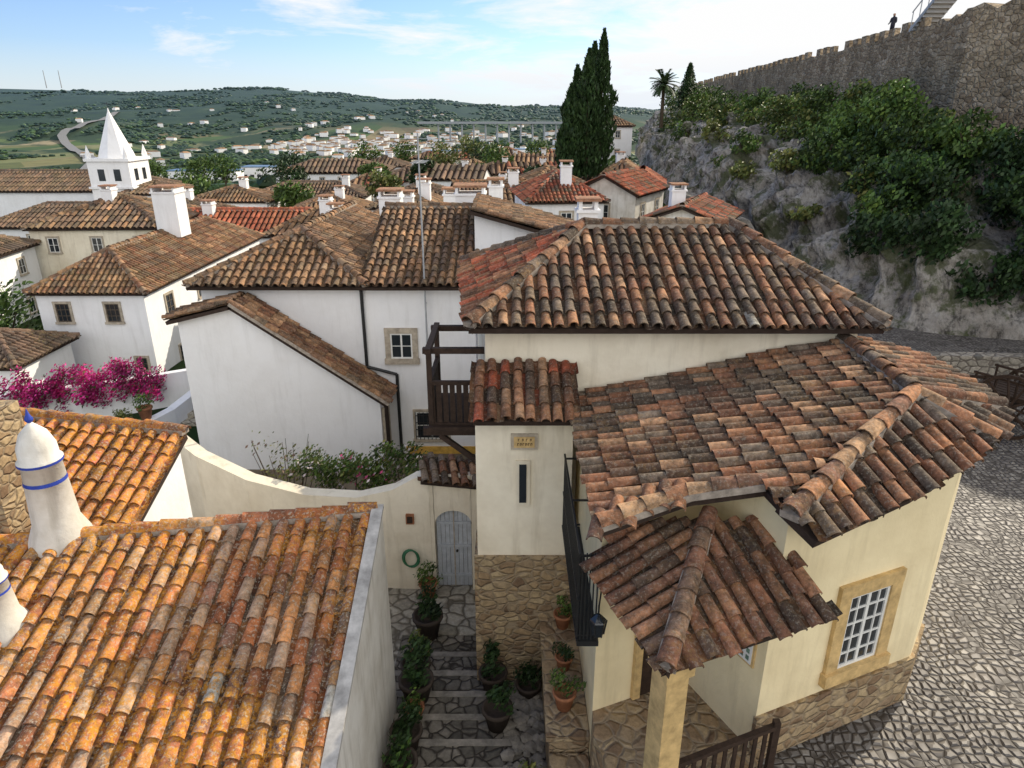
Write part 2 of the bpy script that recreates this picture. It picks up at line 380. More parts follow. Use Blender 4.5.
mz=lambda x:-4.5+.22*(x-1.0)
mp=[(1.0,10.98),(1.0,6.9),(2.1,7.2),(2.95,7.12),(3.0,6.7),(5.4,8.6),(5.55,10.98)]
roof(R,[(x,y,mz(x)) for x,y in mp],PAL_MAIN,.225,.34,True,rare=.008,sag=.06)
fz=lambda x,y:(lambda al,pp:-4.06+.175*al-.43*pp)((x-3.0)*.792+(y-6.75)*.611,(x-3.0)*.611-(y-6.75)*.792)
fp=[(3.0,6.72),(3.3,6.32),(4.7,7.02),(5.7,7.64),(6.2,7.98),(5.4,8.6)]
roof(R,[(x,y,fz(x,y)) for x,y in fp],PAL_MAIN+[(.42,.19,.09)],.225,.34,True)
gz=lambda x:-3.5-.25*(x-5.5)
roof(R,[(5.4,8.6,gz(5.4)),(6.82,8.85,gz(6.82)),(7.0,9.6,gz(7.0)),(7.05,11.3,gz(7.05)),(5.5,11.3,gz(5.5))],PAL_MAIN,.225,.34,True)
roof(R,[(5.4,8.6,-3.5),(6.2,7.98,fz(6.2,7.98)),(6.58,8.32,-3.92),(6.82,8.85,gz(6.82))],PAL_MAIN,.225,.34,True)
PO=[(.46,.22,.11),(.36,.17,.09),(.48,.29,.16),(.27,.14,.09)]
ridge(R,V((3.05,6.55,fz(3.05,6.55)))+u,V((5.4,8.6,-3.5))+u,PO,.115,.34)
ridge(R,V((5.4,8.6,-3.5))+u,V((5.5,11.0,-3.5))+u,PAL_MAIN,.115,.36)
ridge(R,V((6.2,7.98,fz(6.2,7.98)))+u,V((5.4,8.6,-3.5))+u,PO,.105,.34)
ridge(R,V((6.82,8.85,gz(6.82)))+u,V((5.4,8.6,-3.5))+u,PAL_MAIN,.105,.34)
ridge(R,V((1.0,6.92,mz(1.0)))+u,V((2.1,7.22,mz(2.1)))+u,PO,.11,.3)
ridge(R,V((2.1,7.22,mz(2.1)))+u,V((2.95,7.14,mz(2.95)))+u,PO,.11,.3)
for i in range(6):
    t=i/5; o=V((1.0+1.0*t,6.93+.27*t,mz(1.0+t)-.03)); dd=V((-.25,-.9,-.35)).normalized()
    tile(R,o+dd*random.uniform(.12,.26)+V((0,0,.05)),dd.cross(V((0,0,1))).normalized(),dd,V((-.1,-.3,.95)).normalized(),.45,.095,.08,.02,True,pick(PO),0)
R.obj('lower_roof',[M_TMAIN,M_DECK,M_MORT],H)
R=MB()
T0,CN,RE,LE=V((2.41,7.3,-4.62)),V((1.56,5.5,-5.3)),V((3.64,6.3,-5.25)),V((.97,7.25,-5.3))
rt=(3.12,7.35); RT=V((rt[0],rt[1],pz((T0,CN,RE),*rt)))
roof(R,[T0,CN,RE,RT],PAL_MAIN[:4],.215,.33,True)
lw=(1.5,7.7); LW=V((lw[0],lw[1],pz((T0,LE,CN),*lw)))
roof(R,[T0,LW,LE,CN],PAL_MAIN[:4],.215,.33,True)
ridge(R,CN+u,T0+u,[(.40,.24,.15),(.28,.17,.11),(.32,.15,.09)],.11,.32)
R.obj('porch_roof',[M_TMAIN,M_DECK,M_MORT],H)
w=MB()
obox(w,(1.72,5.84,-6.8),A2*.14,N2*.14,(0,0,1.35),0)
obox(w,(1.72,5.84,-5.52),A2*.18,N2*.18,(0,0,.07),0)
beam(w,(1.72,5.84,-5.38),(3.45,6.56,-5.38),.2,.16,0); beam(w,(1.72,5.9,-5.385),(1.16,7.42,-5.385),.2,.16,0)
w.obj('porch_pillar_and_beams',[M_FRAME],H)
w=MB()
prism(w,[(1.15,7.5),(1.12,7.1),(1.5,5.65),(1.75,5.55),(3.35,6.2),(3.2,6.85),(2.6,8.1)],-10.5,-7.95,0); w.obj('porch_platform',[M_STONE],H)
w=MB()
b0=V((1.15,7.5,0)); bd=(V((2.6,8.1,0))-b0).normalized(); bn=V((bd.y,-bd.x,0))
obox(w,b0+bd*1.1+V((0,0,-6.95)),bd*.36,bn*.03,(0,0,.98),0)
for s in(-1,1): obox(w,b0+bd*(1.1+s*.42)+V((0,0,-6.95)),bd*.06,bn*.07,(0,0,.98),1)
obox(w,b0+bd*1.1+V((0,0,-5.9)),bd*.5,bn*.073,(0,0,.07),1)
w.obj('entrance_door',[M_WOOD,M_FRAME],H)
w=MB(); sd=(V((2.6,8.1,0))-V((3.2,6.85,0))).normalized(); sn=V((-abs(sd.y),sd.x,0)) if sd.y>0 else V((sd.y,-sd.x,0))
obox(w,V((3.2,6.85,-6.4))+sd*.36+sn*.012,sd*.2,sn*.014,(0,0,.28),0); obox(w,V((3.2,6.85,-6.4))+sd*.36+sn*.016,sd*.165,sn*.018,(0,0,.245),1)
for i in range(3):
    for j in range(4): obox(w,V((3.2,6.85,-6.4))+sd*(.26+.1*i)+sn*.02+V((0,0,-.17+.11*j)),sd*.028,sn*.017,(0,0,.035),2)
w.obj('azulejo_panel',[M_FRAME,M_PWHITE,simple('azulejo_green',(.12,.2,.15),.3,.5,.5,14)],H)
w=MB()
ra,rb=V((1.86,5.82,-7.0)),V((3.25,6.38,-7.0)); 
beam(w,ra,rb,.07,.06,0); beam(w,ra-V((0,0,.75)),rb-V((0,0,.75)),.06,.05,0)
for i in range(11):
    p=ra.lerp(rb,i/10); beam(w,p,p-V((0,0,.78)),.045,.03,0)
for i in(0,10): 
    p=ra.lerp(rb,i/10); beam(w,p+V((0,0,.08)),p-V((0,0,.95)),.08,.08,0)
w.obj('porch_wooden_railing',[M_WOOD],H)
w=MB()
for i in range(22): y=7.35+i*.125; beam(w,(.86,y,-6.5),(.86,y,-5.15),.02,.02,0)
for z in(-6.5,-5.85,-5.15): beam(w,(.86,7.3,z),(.86,10.05,z),.03,.03,0)
for i in range(5): x=.9+.05*i; beam(w,(x,7.33,-6.5),(x,7.33,-5.15),.018,.018,0)
for y in(7.35,8.7,10.0):
    for z in(-6.45,-5.2): beam(w,(.86,y,z),(1.16,y,z),.025,.025,0)
box(w,.86,1.15,7.3,10.05,-6.6,-6.52,0)
w.obj('iron_balcony_railing',[M_IRON],H)
w=MB(); box(w,.55,1.14,7.6,10.1,-10.5,-8.6,0); box(w,.5,1.14,7.55,10.12,-8.6,-8.5,0)
for i in range(5): box(w,.55,1.13,6.2+.27*i,6.2+.27*(i+1),-10.5,-9.55+.18*i,0)
w.obj('stone_bench_and_steps',[M_STONE],H)
w=MB()
for y in(11.35,12.7):
    beam(w,(-1.45,y,-5.35),(-1.45,y,-3.75),.09,.09,0); beam(w,(-.42,y,-5.33),(-1.6,y,-5.33),.12,.14,0); beam(w,(-.45,y,-6.1),(-1.3,y,-5.42),.09,.09,0)
    beam(w,(-.42,y,-3.8),(-1.55,y,-3.8),.1,.1,0)
beam(w,(-1.45,11.2,-3.78),(-1.45,12.85,-3.78),.1,.1,0)
for z in(-4.4,-5.2): beam(w,(-1.45,11.3,z),(-1.45,12.8,z),.07,.07,0); beam(w,(-1.45,11.35,z),(-.45,11.35,z),.07,.07,0)
for i in range(8): beam(w,(-1.42+.12*i,11.36,-4.4),(-1.42+.12*i,11.36,-5.2),.09,.03,0)
for i in range(11): beam(w,(-1.45,11.4+.13*i,-4.4),(-1.45,11.4+.13*i,-5.2),.03,.09,0)
box(w,-1.5,-.45,11.2,12.85,-5.27,-5.2,0)
w.obj('wooden_balcony',[M_WOOD],H)
def lantern(name,c,wallp):
    w=MB(); c=V(c)
    lathe(w,c,[(.02,.2),(.1,.12),(.11,.1),(.075,-.12),(.03,-.16)],6,0,sm=False)
    beam(w,c+V((0,0,.2)),c+V((0,0,.32)),.02,.02,1); beam(w,c+V((0,0,.32)),wallp,.02,.02,1)
    for i in range(6):
        t=i*math.pi/3; beam(w,c+V((.112*math.cos(t),.112*math.sin(t),.1)),c+V((.08*math.cos(t),.08*math.sin(t),-.12)),.012,.012,1)
    w.obj(name,[M_GLASS,M_IRON])
lantern('wall_lantern',(1.1,7.1,-6.1),(1.2,7.53,-5.7))
# ================================================================ NEAR LEFT HOUSE
H=empty('lichen_roof_house')
R=MB()
zB=-7.95
TR,TL,BR=V((-2.2,9.5,-5.9)),V((-6.73,8.73,-5.9)),V((-2.08,3.0,zB))
ex=TL+(TL-TR)*.55; 
dn=(BR-TR); BLp=ex+dn
roof(R,[TR,ex,BLp,BR],PAL_NEAR,.24,.36,True,down=dn,rare=.01,sag=.07)
ridge(R,ex+u,TR+u,PAL_NEAR,.11,.4)
R.obj('roof',[M_TNEAR,M_DECK,M_MORT],H)
w=MB()
prism(w,[(-2.2,9.45),(-2.06,9.45),(-2.0,3.0),(-2.15,3.0)],-10.8,[-5.82,-5.82,zB+.1,zB+.1],0)
prism(w,[(-2.25,9.3),(-9.2,8.1),(-9.2,3),(-2.25,3)],-10.8,[-6.15,-6.15,zB-.35,zB-.35],1)
w.obj('walls',[M_WHITE2,M_WHITE],H)
w=MB(); prism(w,[(-2.22,9.52),(-2.04,9.52),(-1.98,3.0),(-2.16,3.0)],[-5.82,-5.82,zB+.1,zB+.1],[-5.76,-5.76,zB+.16,zB+.16],0); w.obj('verge_coping',[M_CEM],H)
def chim_round(name,c,r,h):
    w=MB()
    lathe(w,c,[(r*1.35,-.4),(r*1.2,0),(r*.9,h*.14),(r*.74,h*.66),(r*.84,h*.665),(r*.84,h*.69),(r*.74,h*.70),(r*.72,h*.8),(r*.5,h*.91),(.02,h*1.0)],24,0)
    lathe(w,c,[(r*.805,h*.50),(r*.79,h*.53)],24,1)
    lathe(w,c,[(r*.845,h*.667),(r*.85,h*.678),(r*.845,h*.688)],24,1)
    lathe(w,c,[(.01,h*1.0-.03),(.05,h+.02),(.055,h+.05),(.03,h+.1),(.005,h+.2)],12,1)
    w.obj(name,[M_WHITE2,M_BLUE])
chim_round('round_chimney',(-6.75,8.8,-5.85),.35,1.85)
chim_round('round_chimney.001',(-6.75,7.35,-6.25),.27,1.0)
w=MB(); box(w,-10.5,-7.45,8.75,9.6,-10.5,-4.0,0); w.obj('stone_gable_wall',[M_STONE])
H=empty('orange_roof_house')
R=MB(); roof(R,[(-6.0,11.5,-5.45),(-13,12.5,-5.2),(-13,9.7,-6.05),(-6.0,8.7,-6.3)],PAL_NEAR[:4]+PAL_RED[2:],.24,.38,True,down=(0,-1,-.27))
ridge(R,(-13,12.5,-5.13),(-6,11.5,-5.4),PAL_NEAR,.11,.4)
R.obj('roof',[M_TNEAR,M_DECK,M_MORT],H)
w=MB(); prism(w,[(-6.12,11.4),(-6.12,8.8),(-13,9.8),(-13,12.4)],-10.8,[-5.58,-6.4,-6.2,-5.35],0)
w.obj('walls',[M_WHITE],H)
# ================================================================ GARDEN WALL AND GATE
H=empty('garden_wall')
def wallstrip(w,path,th,z0,mi=0):
    n=len(path); L=[];Rr=[]
    for i,p in enumerate(path):
        a=V(path[max(0,i-1)]);b=V(path[min(n-1,i+1)]); d=(b-a); d.z=0; d.normalize(); s=V((-d.y,d.x,0))*th/2
        L.append(V(p)+s);Rr.append(V(p)-s)
    vs=[];fs=[]
    for a,b in zip(L,Rr): vs+= [V((b.x,b.y,z0)),V((b.x,b.y,b.z)),V((a.x,a.y,a.z)),V((a.x,a.y,z0))]
    for i in range(n-1):
        o=i*4
        for k in range(3): fs.append((o+k,o+4+k,o+5+k,o+1+k))
    fs+=[(0,1,2,3),(n*4-1,n*4-2,n*4-3,n*4-4)]
    w.add(vs,fs,mi)
w=MB()
path=[(-8.6,15.6,-7.2),(-7.4,14.7,-7.5),(-6.0,14.0,-7.75),(-4.6,13.6,-7.9),(-3.4,13.4,-7.85),(-2.6,13.3,-7.6),(-2.1,13.28,-7.3),(-1.8,13.27,-7.22)]
wallstrip(w,path,.32,-10.6)
G0=-1.3
box(w,-1.8,G0-.42,13.1,13.42,-10.6,-7.22,0); box(w,G0+.4,-.45,13.1,13.42,-10.6,-7.22,0)
N=10
for i in range(N):
    a0,a1=math.pi*i/N,math.pi*(i+1)/N
    xa,xb=G0-.41*math.cos(a0),G0-.41*math.cos(a1); za,zb_=-8.45+.36*math.sin(a0),-8.45+.36*math.sin(a1)
    vs=[(xa,13.1,za),(xb,13.1,zb_),(xb,13.1,-7.22),(xa,13.1,-7.22),(xa,13.42,za),(xb,13.42,zb_),(xb,13.42,-7.22),(xa,13.42,-7.22)]
    w.add(vs,[(0,1,2,3),(7,6,5,4),(0,4,5,1),(3,2,6,7)],0)
w.obj('wall',[M_CREAM2],H)
w=MB()
for i in range(8): box(w,G0-.385+.097*i,G0-.385+.097*i+.088,13.22,13.27,-10.15,-8.12+.0-abs(i-3.5)*.04,0)
for z in(-9.9,-9.1,-8.5): box(w,G0-.38,G0+.38,13.19,13.22,z,z+.07,0)
box(w,G0-.012,G0+.012,13.185,13.22,-10.15,-8.1,1); cyl(w,(G0+.06,13.17,-9.2),(G0+.06,13.22,-9.2),.025,.025,8,2)
w.obj('gate',[M_PGREY,M_FRAMEG,M_IRON],H)
R=MB(); roof(R,[(-1.95,13.6,-6.98),(-.6,13.6,-7.12),(-.6,12.95,-7.4),(-1.95,12.95,-7.26)],PAL_MAIN,.22,.3,True); 
R.obj('gate_tile_roof',[M_TMAIN,M_DECK,M_MORT],H)
w=MB()
obox(w,(-2.25,13.1,-8.3),(.09,0,0),(0,.04,0),(0,0,.12),0); obox(w,(-2.25,13.08,-8.3),(.06,0,0),(0,.04,0),(0,0,.08),1)
w.obj('lantern_niche',[M_TERRA,M_WOOD],H)
# ================================================================ HOUSE B gable
H=empty('white_gable_house')
w=MB()
pts=[(-9.5,-10.8),(-3.92,-10.8),(-3.92,-7.85),(-7.86,-5.05),(-9.5,-5.45)]
n=len(pts); vs=[(x,18.9,z) for x,z in pts]+[(x,19.97,z) for x,z in pts]
w.add(vs,[tuple(range(n)),tuple(range(2*n-1,n-1,-1))]+[(i,i+n,(i+1)%n+n,(i+1)%n) for i in range(n)],0)
w.obj('walls',[M_WHITE],H)
R=MB()
roof(R,[(-7.86,18.68,-4.92),(-7.86,19.98,-4.92),(-3.66,19.98,-7.9),(-3.66,18.68,-7.9)],PAL_TOWN[:3]+PAL_MAIN[:2],.24,.38,True)
roof(R,[(-9.75,18.68,-5.38),(-9.75,19.98,-5.38),(-7.86,19.98,-4.92),(-7.86,18.68,-4.92)],PAL_TOWN,.24,.38,True)
ridge(R,(-3.6,18.72,-7.9),(-7.86,18.72,-4.88),PAL_TOWN,.11)
R.obj('roof',[M_TMAIN,M_DECK,M_MORT],H)
w=MB(); box(w,-3.91,-3.86,19.1,19.8,-10.2,-8.3,0); box(w,-3.91,-3.84,19.0,19.1,-10.2,-8.2,1); box(w,-3.91,-3.84,19.8,19.9,-10.2,-8.2,1)
w.obj('side_door',[M_WOOD,M_FRAMEG],H)
# ================================================================ HOUSE C
H=empty('large_white_house')
w=MB(); box(w,-9.2,-1.1,20,29,-10.9,-4.68,0); w.obj('walls',[M_WHITE],H)
w=MB(); box(w,-3.4,-1.05,19.96,20.0,-10.9,-9.95,0); w.obj('ochre_skirting',[M_OCHRE],H)
w=MB(); window(w,(-3.36,20,-6.55),(1,0,0),(0,-1,0),.66,.8,.17,2,2,0,1,2,.05)
window(w,(-2.55,20,-9.2),(1,0,0),(0,-1,0),1.0,.95,.08,2,2,0,1,2,.05,bars=True)
w.obj('windows',[M_FRAMEG,M_PWHITE,M_GLASS,M_IRON],H)
w=MB(); cyl(w,(-4.45,19.93,-4.8),(-4.45,19.93,-7.2),.05,.05,8,0); cyl(w,(-4.45,19.93,-7.2),(-3.55,19.93,-7.45),.05,.05,8,0); cyl(w,(-3.55,19.93,-7.45),(-3.55,19.93,-10.2),.05,.05,8,0)
w.obj('drainpipe',[M_IRON],H)
R=MB()
rp=[V(p) for p in((-9.45,19.6,-4.62),(-4.2,19.6,-4.62),(-6.7,22.4,-3.45),(-6.5,29.2,-3.45),(-9.45,29.2,-4.62),(-4.2,29.2,-4.3))]
roof(R,[rp[0],rp[1],rp[2]],PAL_TOWN,.25,.38,True); roof(R,[rp[0],rp[2],rp[3],rp[4]],PAL_TOWN,.25,.38,True)
roof(R,[(-4.2,19.6,-4.62),(-4.2,29.2,-4.62),(-6.6,29.2,-3.45),(-6.7,22.4,-3.45)],PAL_TOWN,.25,.38,True)
ridge(R,rp[0]+u,rp[2]+u,PAL_TOWN); ridge(R,rp[1]+u,rp[2]+u,PAL_TOWN); ridge(R,rp[2]+u,rp[3]+u,PAL_TOWN)
roof(R,[(-4.4,19.6,-4.62),(-.95,19.6,-4.62),(-.95,24.6,-3.0),(-4.4,24.6,-3.0)],PAL_TOWN+PAL_MAIN[3:4],.25,.38,True)
roof(R,[(-4.4,29.2,-4.5),(-.95,29.2,-4.5),(-.95,24.6,-3.0),(-4.4,24.6,-3.0)],PAL_TOWN,.26,.38,False)
ridge(R,(-4.4,24.6,-2.95),(-.95,24.6,-2.95),PAL_TOWN)
R.obj('roof',[M_TMAIN,M_DECK,M_MORT],H)
w=MB(); 
vs=[(-1.15,19.9,-4.7),(-1.15,24.6,-3.15),(-1.15,29,-4.6)]; w.add(vs+[(x-3,y,z) for x,y,z in vs],[(0,1,2),(5,4,3),(0,3,4,1),(1,4,5,2)],0); w.obj('gable',[M_WHITE],H)
w=MB(); cyl(w,(-2.55,19.8,-8.2),(-2.55,19.8,-.45),.03,.022,8,0)
for z,l in((-.6,.5),(-.75,.42),(-.9,.34)): beam(w,(-2.55-l,19.8,z),(-2.55+l,19.8,z),.015,.015,0)
beam(w,(-2.55,19.3,-1.2),(-2.55,20.6,-1.2),.02,.02,0)
for i in range(6): beam(w,(-2.75,19.4+.22*i,-1.2),(-2.35,19.4+.22*i,-1.2),.012,.012,0)
for z in(-5.2,-7.8): beam(w,(-2.55,19.8,z),(-2.55,20,z),.03,.03,0)
w.obj('tv_antenna_mast',[M_GALV])
H=empty('small_white_house')
w=MB(); n=4; pts=[(-1.15,-9),(1.9,-9),(1.9,-3.6),(-1.15,-2.75)]
vs=[(x,21.5,z) for x,z in pts]+[(x,25,z) for x,z in pts]
w.add(vs,[tuple(range(n)),tuple(range(2*n-1,n-1,-1))]+[(i,i+n,(i+1)%n+n,(i+1)%n) for i in range(n)],0); w.obj('walls',[M_WHITE],H)
R=MB(); roof(R,[(-1.25,21.2,-2.65),(-1.25,25.2,-2.65),(2.1,25.2,-3.58),(2.1,21.2,-3.58)],PAL_TOWN,.26,.38,True); R.obj('roof',[M_TMAIN,M_DECK,M_MORT],H)
# ================================================================ generic houses
def chimney(w,x,y,z0,z1,s=.3,mi=0,mt=1):
    box(w,x-s,x+s,y-s,y+s,z0,z1,mi); box(w,x-s-.06,x+s+.06,y-s-.06,y+s+.06,z1,z1+.08,mi)
    for a in(-1,1): box(w,x+a*(s-.05)-.05,x+a*(s-.05)+.05,y-s,y+s,z1+.08,z1+.3,mi)
    prism(w,[(x-s-.08,y-s-.08),(x+s+.08,y-s-.08),(x+s+.08,y+s+.08),(x-s-.08,y+s+.08)],z1+.3,z1+.38,mt,(.4,.2,.12))
def house(name,x0,x1,y0,y1,ze,rise,pal=PAL_TOWN,zb=None,axis='x',hip=(1,1),rot=0,wall=None,win=True,lod=1,chim=None):
    H=empty(name); cx,cy=(x0+x1)/2,(y0+y1)/2; c,s=math.cos(rot),math.sin(rot)
    T=lambda p:V((cx+(p[0]-cx)*c-(p[1]-cy)*s,cy+(p[0]-cx)*s+(p[1]-cy)*c,p[2]))
    if zb is None: zb=ze-6
    w=MB(); q=[T(p+(0,))[:2] for p in((x0,y0),(x1,y0),(x1,y1),(x0,y1))]
    prism(w,q,zb,ze-.03,0)
    if not(hip[0] and hip[1]):
        if axis=='x':
            ym=(y0+y1)/2; pr=[(y0,ze-.03),(y1,ze-.03),(ym,ze+rise*.86)]; vs=[T((x0,a,b)) for a,b in pr]+[T((x1,a,b)) for a,b in pr]
        else:
            xm=(x0+x1)/2; pr=[(x0,ze-.03),(x1,ze-.03),(xm,ze+rise*.86)]; vs=[T((a,y0,b)) for a,b in pr]+[T((a,y1,b)) for a,b in pr]
        w.add(vs,[(0,1,2),(5,4,3),(0,3,4,1),(1,4,5,2),(2,5,3,0)],0)
    w.obj('walls',[wall or M_WHITE],H)
    R=MB(); P=[(.26,.4),(.42,.9),(.8,2.5)][lod]
    rectroof(R,x0,x1,y0,y1,ze,rise,pal,.28,hip,False,P[0],P[1],T,axis,rg=lod<2,chan=lod==0)
    R.obj('roof',[M_TFAR,M_DECK,M_MORT],H)
    w=MB()
    if win:
        for side in(0,1):
            a0,a1=(x0,x1) if side==0 else (y0,y1); L=a1-a0; k=max(1,int(L/2.8))
            for i in range(k):
                t=a0+L*(i+.5)/k
                for fl in range(2):
                    zc=ze-1.15-fl*2.7
                    if zc-.8<zb: continue
                    cc=T((t,y0,zc)) if side==0 else T((x1,t,zc))
                    uu=T((1,0,0))-T((0,0,0)) if side==0 else T((0,1,0))-T((0,0,0)); nn=T((0,-1,0))-T((0,0,0)) if side==0 else T((1,0,0))-T((0,0,0))
                    window(w,cc,uu,nn,.7,1.0,.12,2,2 if lod<2 else 1,0,1,2,.05)
    if chim:
        for (x,y,h) in chim: p=T((x,y,0)); chimney(w,p.x,p.y,ze-.2,ze+h,.35 if lod==0 else .4,3,4)
    if w.f: w.obj('windows_and_chimneys',[M_FRAMEG,M_PWHITE,M_GLASS,M_WHITE,M_TFAR],H)
    return H
H=house('white_courtyard_house',-21.4,-16.55,30.3,45.5,-7.4,1.5,PAL_TOWN+PAL_MAIN[:2],-12.6,'y',(1,1),0,None,False,0)
w=MB()
for x in(-20.3,-18.05): window(w,(x,30.3,-8.35),(1,0,0),(0,-1,0),.62,.85,.1,3,3,0,1,2,.05)
for y in(32.5,36,40): window(w,(-16.55,y,-8.5),(0,1,0),(1,0,0),.7,.95,.1,2,3,0,1,2,.05)
window(w,(-16.55,33,-11.1),(0,1,0),(1,0,0),.7,.8,.1,2,3,0,1,2,.05); window(w,(-17.2,30.3,-10.8),(1,0,0),(0,-1,0),.5,.6,.1,2,2,0,1,2,.05)
w.obj('windows',[M_FRAMEG,M_WOODG,M_GLASS,M_IRON],H)
w=MB(); chimney(w,-18.6,38.5,-6.2,-3.9,.62,0,1); w.obj('big_chimney',[M_WHITE,M_TFAR],H)
house('low_white_house',-26,-19.8,25.8,29.5,-9.3,.9,PAL_DK,-12.5,'x',(1,1),0,None,False,0)
L=[
('town_house',-34,-25,49,58,-7.4,1.7,PAL_DK+PAL_TOWN,-12.5,'x',(1,1),.05,M_CREAM2,1,[(-30,53,2.2)]),
('town_house',-27,-16,53,60,-8.6,1.5,PAL_RED,-13,'x',(0,0),.02,None,1,[(-24,56,2)]),
('town_house',-43,-33,40,48,-8.4,1.7,PAL_DK,-13.5,'x',(1,1),.1,None,1,[(-36,44,2.3)]),
('town_house',-31,-17.5,83,91,-9.0,1.4,PAL_DK,-13,'x',(1,1),.03,None,1,[(-20,86,2)]),
('town_house',-39,-21,118,130,-8.9,1.9,PAL_DK,-13,'x',(1,1),.05,None,2,None),
('town_house',-13.5,-8.6,36,44,-7.2,1.4,PAL_TOWN,-12,'y',(1,1),.1,None,0,[(-10,40,2.2)]),
('town_house',-16,-11.2,47,55,-7.6,1.5,PAL_TOWN,-12,'x',(1,1),-.1,None,1,[(-13,50,2)]),
('town_house',-7.8,-2.5,34,42,-6.2,1.4,PAL_DK+PAL_TOWN,-11,'x',(1,1),.15,None,0,[(-3.4,36,2.4),(-5.6,40,1.9)]),
('town_house',-9.5,-4.0,46,54,-6.6,1.5,PAL_TOWN,-11,'y',(1,1),.0,None,1,[(-6,49,2.2)]),
('town_house',-2.4,3.2,52,60,-6.2,1.6,PAL_TOWN,-11,'x',(1,1),.1,None,1,[(0,55,2.1)]),
('town_house',-12,-4,60,69,-7.4,1.7,PAL_DK,-12,'x',(1,1),.0,None,1,[(-8,63,2.2)]),
('town_house',-22,-14,66,75,-9.0,1.7,PAL_TOWN,-13,'y',(1,1),.1,None,1,[(-17,70,2.2)]),
('red_roof_house',.6,5.2,43,50,-4.9,1.5,PAL_RED+PAL_DK[:1],-9,'x',(1,1),.12,None,0,[(3.2,45,1.9)]),
('red_roof_house',5.3,9.6,46,52,-4.8,1.2,PAL_RED+PAL_DK[:1],-9,'y',(0,0),-.5,M_WHITE2,0,None),
('red_roof_house',7.6,11.2,34,39,-4.9,.8,PAL_RED+PAL_DK,-9,'y',(0,0),-.45,M_WHITE2,0,[(8.6,36,1.3)]),
('red_roof_house',9.2,12.4,56,63,-5.4,1.2,PAL_RED,-9.5,'y',(1,1),-.2,None,1,None),
('red_roof_house',9.6,13.0,70,77,-5.6,1.3,PAL_TOWN,-9.5,'y',(1,1),-.2,None,1,[(11,73,1.8)]),
('town_house',8.5,13,100,108,-3.6,1.6,PAL_RED,-9,'x',(1,1),.1,None,1,None),
('town_house',13.5,18,112,120,.0-1.6,1.4,PAL_TOWN,-7,'x',(1,1),.1,None,1,None),
('town_house',.5,6.5,64,72,-6.2,1.6,PAL_TOWN,-11,'x',(1,1),.2,None,1,None),
]
for t in L: house(t[0],*t[1:7],pal=t[7],zb=t[8],axis=t[9],hip=t[10],rot=t[11],wall=t[12],lod=t[13],chim=t[14])
w=MB(); wallstrip(w,[(11.6,33,-5.6),(12.6,38,-5.3),(12.9,45,-5.4),(13.4,55,-5.6)],.5,-9.5); w.obj('terrace_retaining_wall',[M_ROUGHW])
rects=[(t[1]-.6,t[2]+.6,t[3]-.6,t[4]+.6) for t in L]+[(-64,-36,60,95)]
ss=lambda a,b,t:(lambda q:q*q*(3-2*q))(min(1,max(0,(t-a)/(b-a))))
def zg(x,y):
    z=-10.4-.012*max(0,y-22)-.09*max(0,-x-9)*ss(10,30,y)
    f=max(ss(170,340,y),ss(70,230,-x))
    z=z*(1-f)+(-52+6*noise.noise(V((x*.004,y*.004,0))))*f
    if y>900:
        g=ss(1000,3300,y); k=x/max(y,1)
        A=92+88*ss(-.1,.45,-k)
        z+=g*A*(.84+.26*noise.noise(V((x*.0011,y*.0008,3))))+ss(900,1500,y)*26*(noise.noise(V((x*.0025,y*.002,5)))+.3*noise.noise(V((x*.009,y*.008,5))))
    return z
for i in range(190):
    y=random.uniform(62,168); lo_=-.5 if y<92 else -.24; k=random.uniform(lo_,.12); x=k*y; wx=random.uniform(5.5,9.5); wy=random.uniform(5.5,8.5)
    r=(x-wx/2,x+wx/2,y-wy/2,y+wy/2)
    if any(r[0]<q[1] and r[1]>q[0] and r[2]<q[3] and r[3]>q[2] for q in rects): continue
    rects.append((r[0]-.2,r[1]+.2,r[2]-.2,r[3]+.2))
    ze=zg(x,y)+random.uniform(2.8,4.4)
    house('town_house',*r,ze,random.uniform(1.3,1.7),random.choice([PAL_TOWN,PAL_DK,PAL_RED+PAL_TOWN,PAL_NEAR[3:4]+PAL_TOWN]),zg(x,y)-1,random.choice('xy'),random.choice([(1,1),(0,0),(1,1)]),random.uniform(-.3,.3),random.choice([None,None,M_CREAM2]),True,2 if y>85 else 1,[(x+1,y,2.0)] if random.random()<.6 else None)
# church
H=empty('church')
w=MB(); cx,cy=-43,79
box(w,cx-2.2,cx+2.2,cy-2.2,cy+2.2,-14,-4.6,0); box(w,cx-2.4,cx+2.4,cy-2.4,cy+2.4,-4.6,-4.3,0); box(w,cx-2.4,cx+2.4,cy-2.4,cy+2.4,-7.4,-7.2,0)
lathe(w,(cx,cy,-4.3),[(1.9,0),(1.75,.5),(.12,4.6),(.03,5.0)],8,0,sm=False)
for a in(-1,1):
    for b in(-1,1): lathe(w,(cx+a*2,cy+b*2,-4.3),[(.28,0),(.3,.3),(.02,1.3)],8,0)
for a in(-1,1): box(w,cx+a*.85-.35,cx+a*.85+.35,cy-2.23,cy-2.18,-6.6,-5.4,1); box(w,cx+2.18,cx+2.23,cy+a*.85-.35,cy+a*.85+.35,-6.6,-5.4,1)
cyl(w,(cx,cy,.6),(cx,cy,1.3),.03,.03,6,1); beam(w,(cx-.25,cy,1.1),(cx+.25,cy,1.1),.05,.05,1)
w.obj('bell_tower',[M_WHITE,M_GLASS],H)
w=MB(); box(w,-62,-42,80,90,-14,-8.0,0); box(w,-41.5,-38,76,84,-14,-7.9,0); w.obj('nave_walls',[M_WHITE],H)
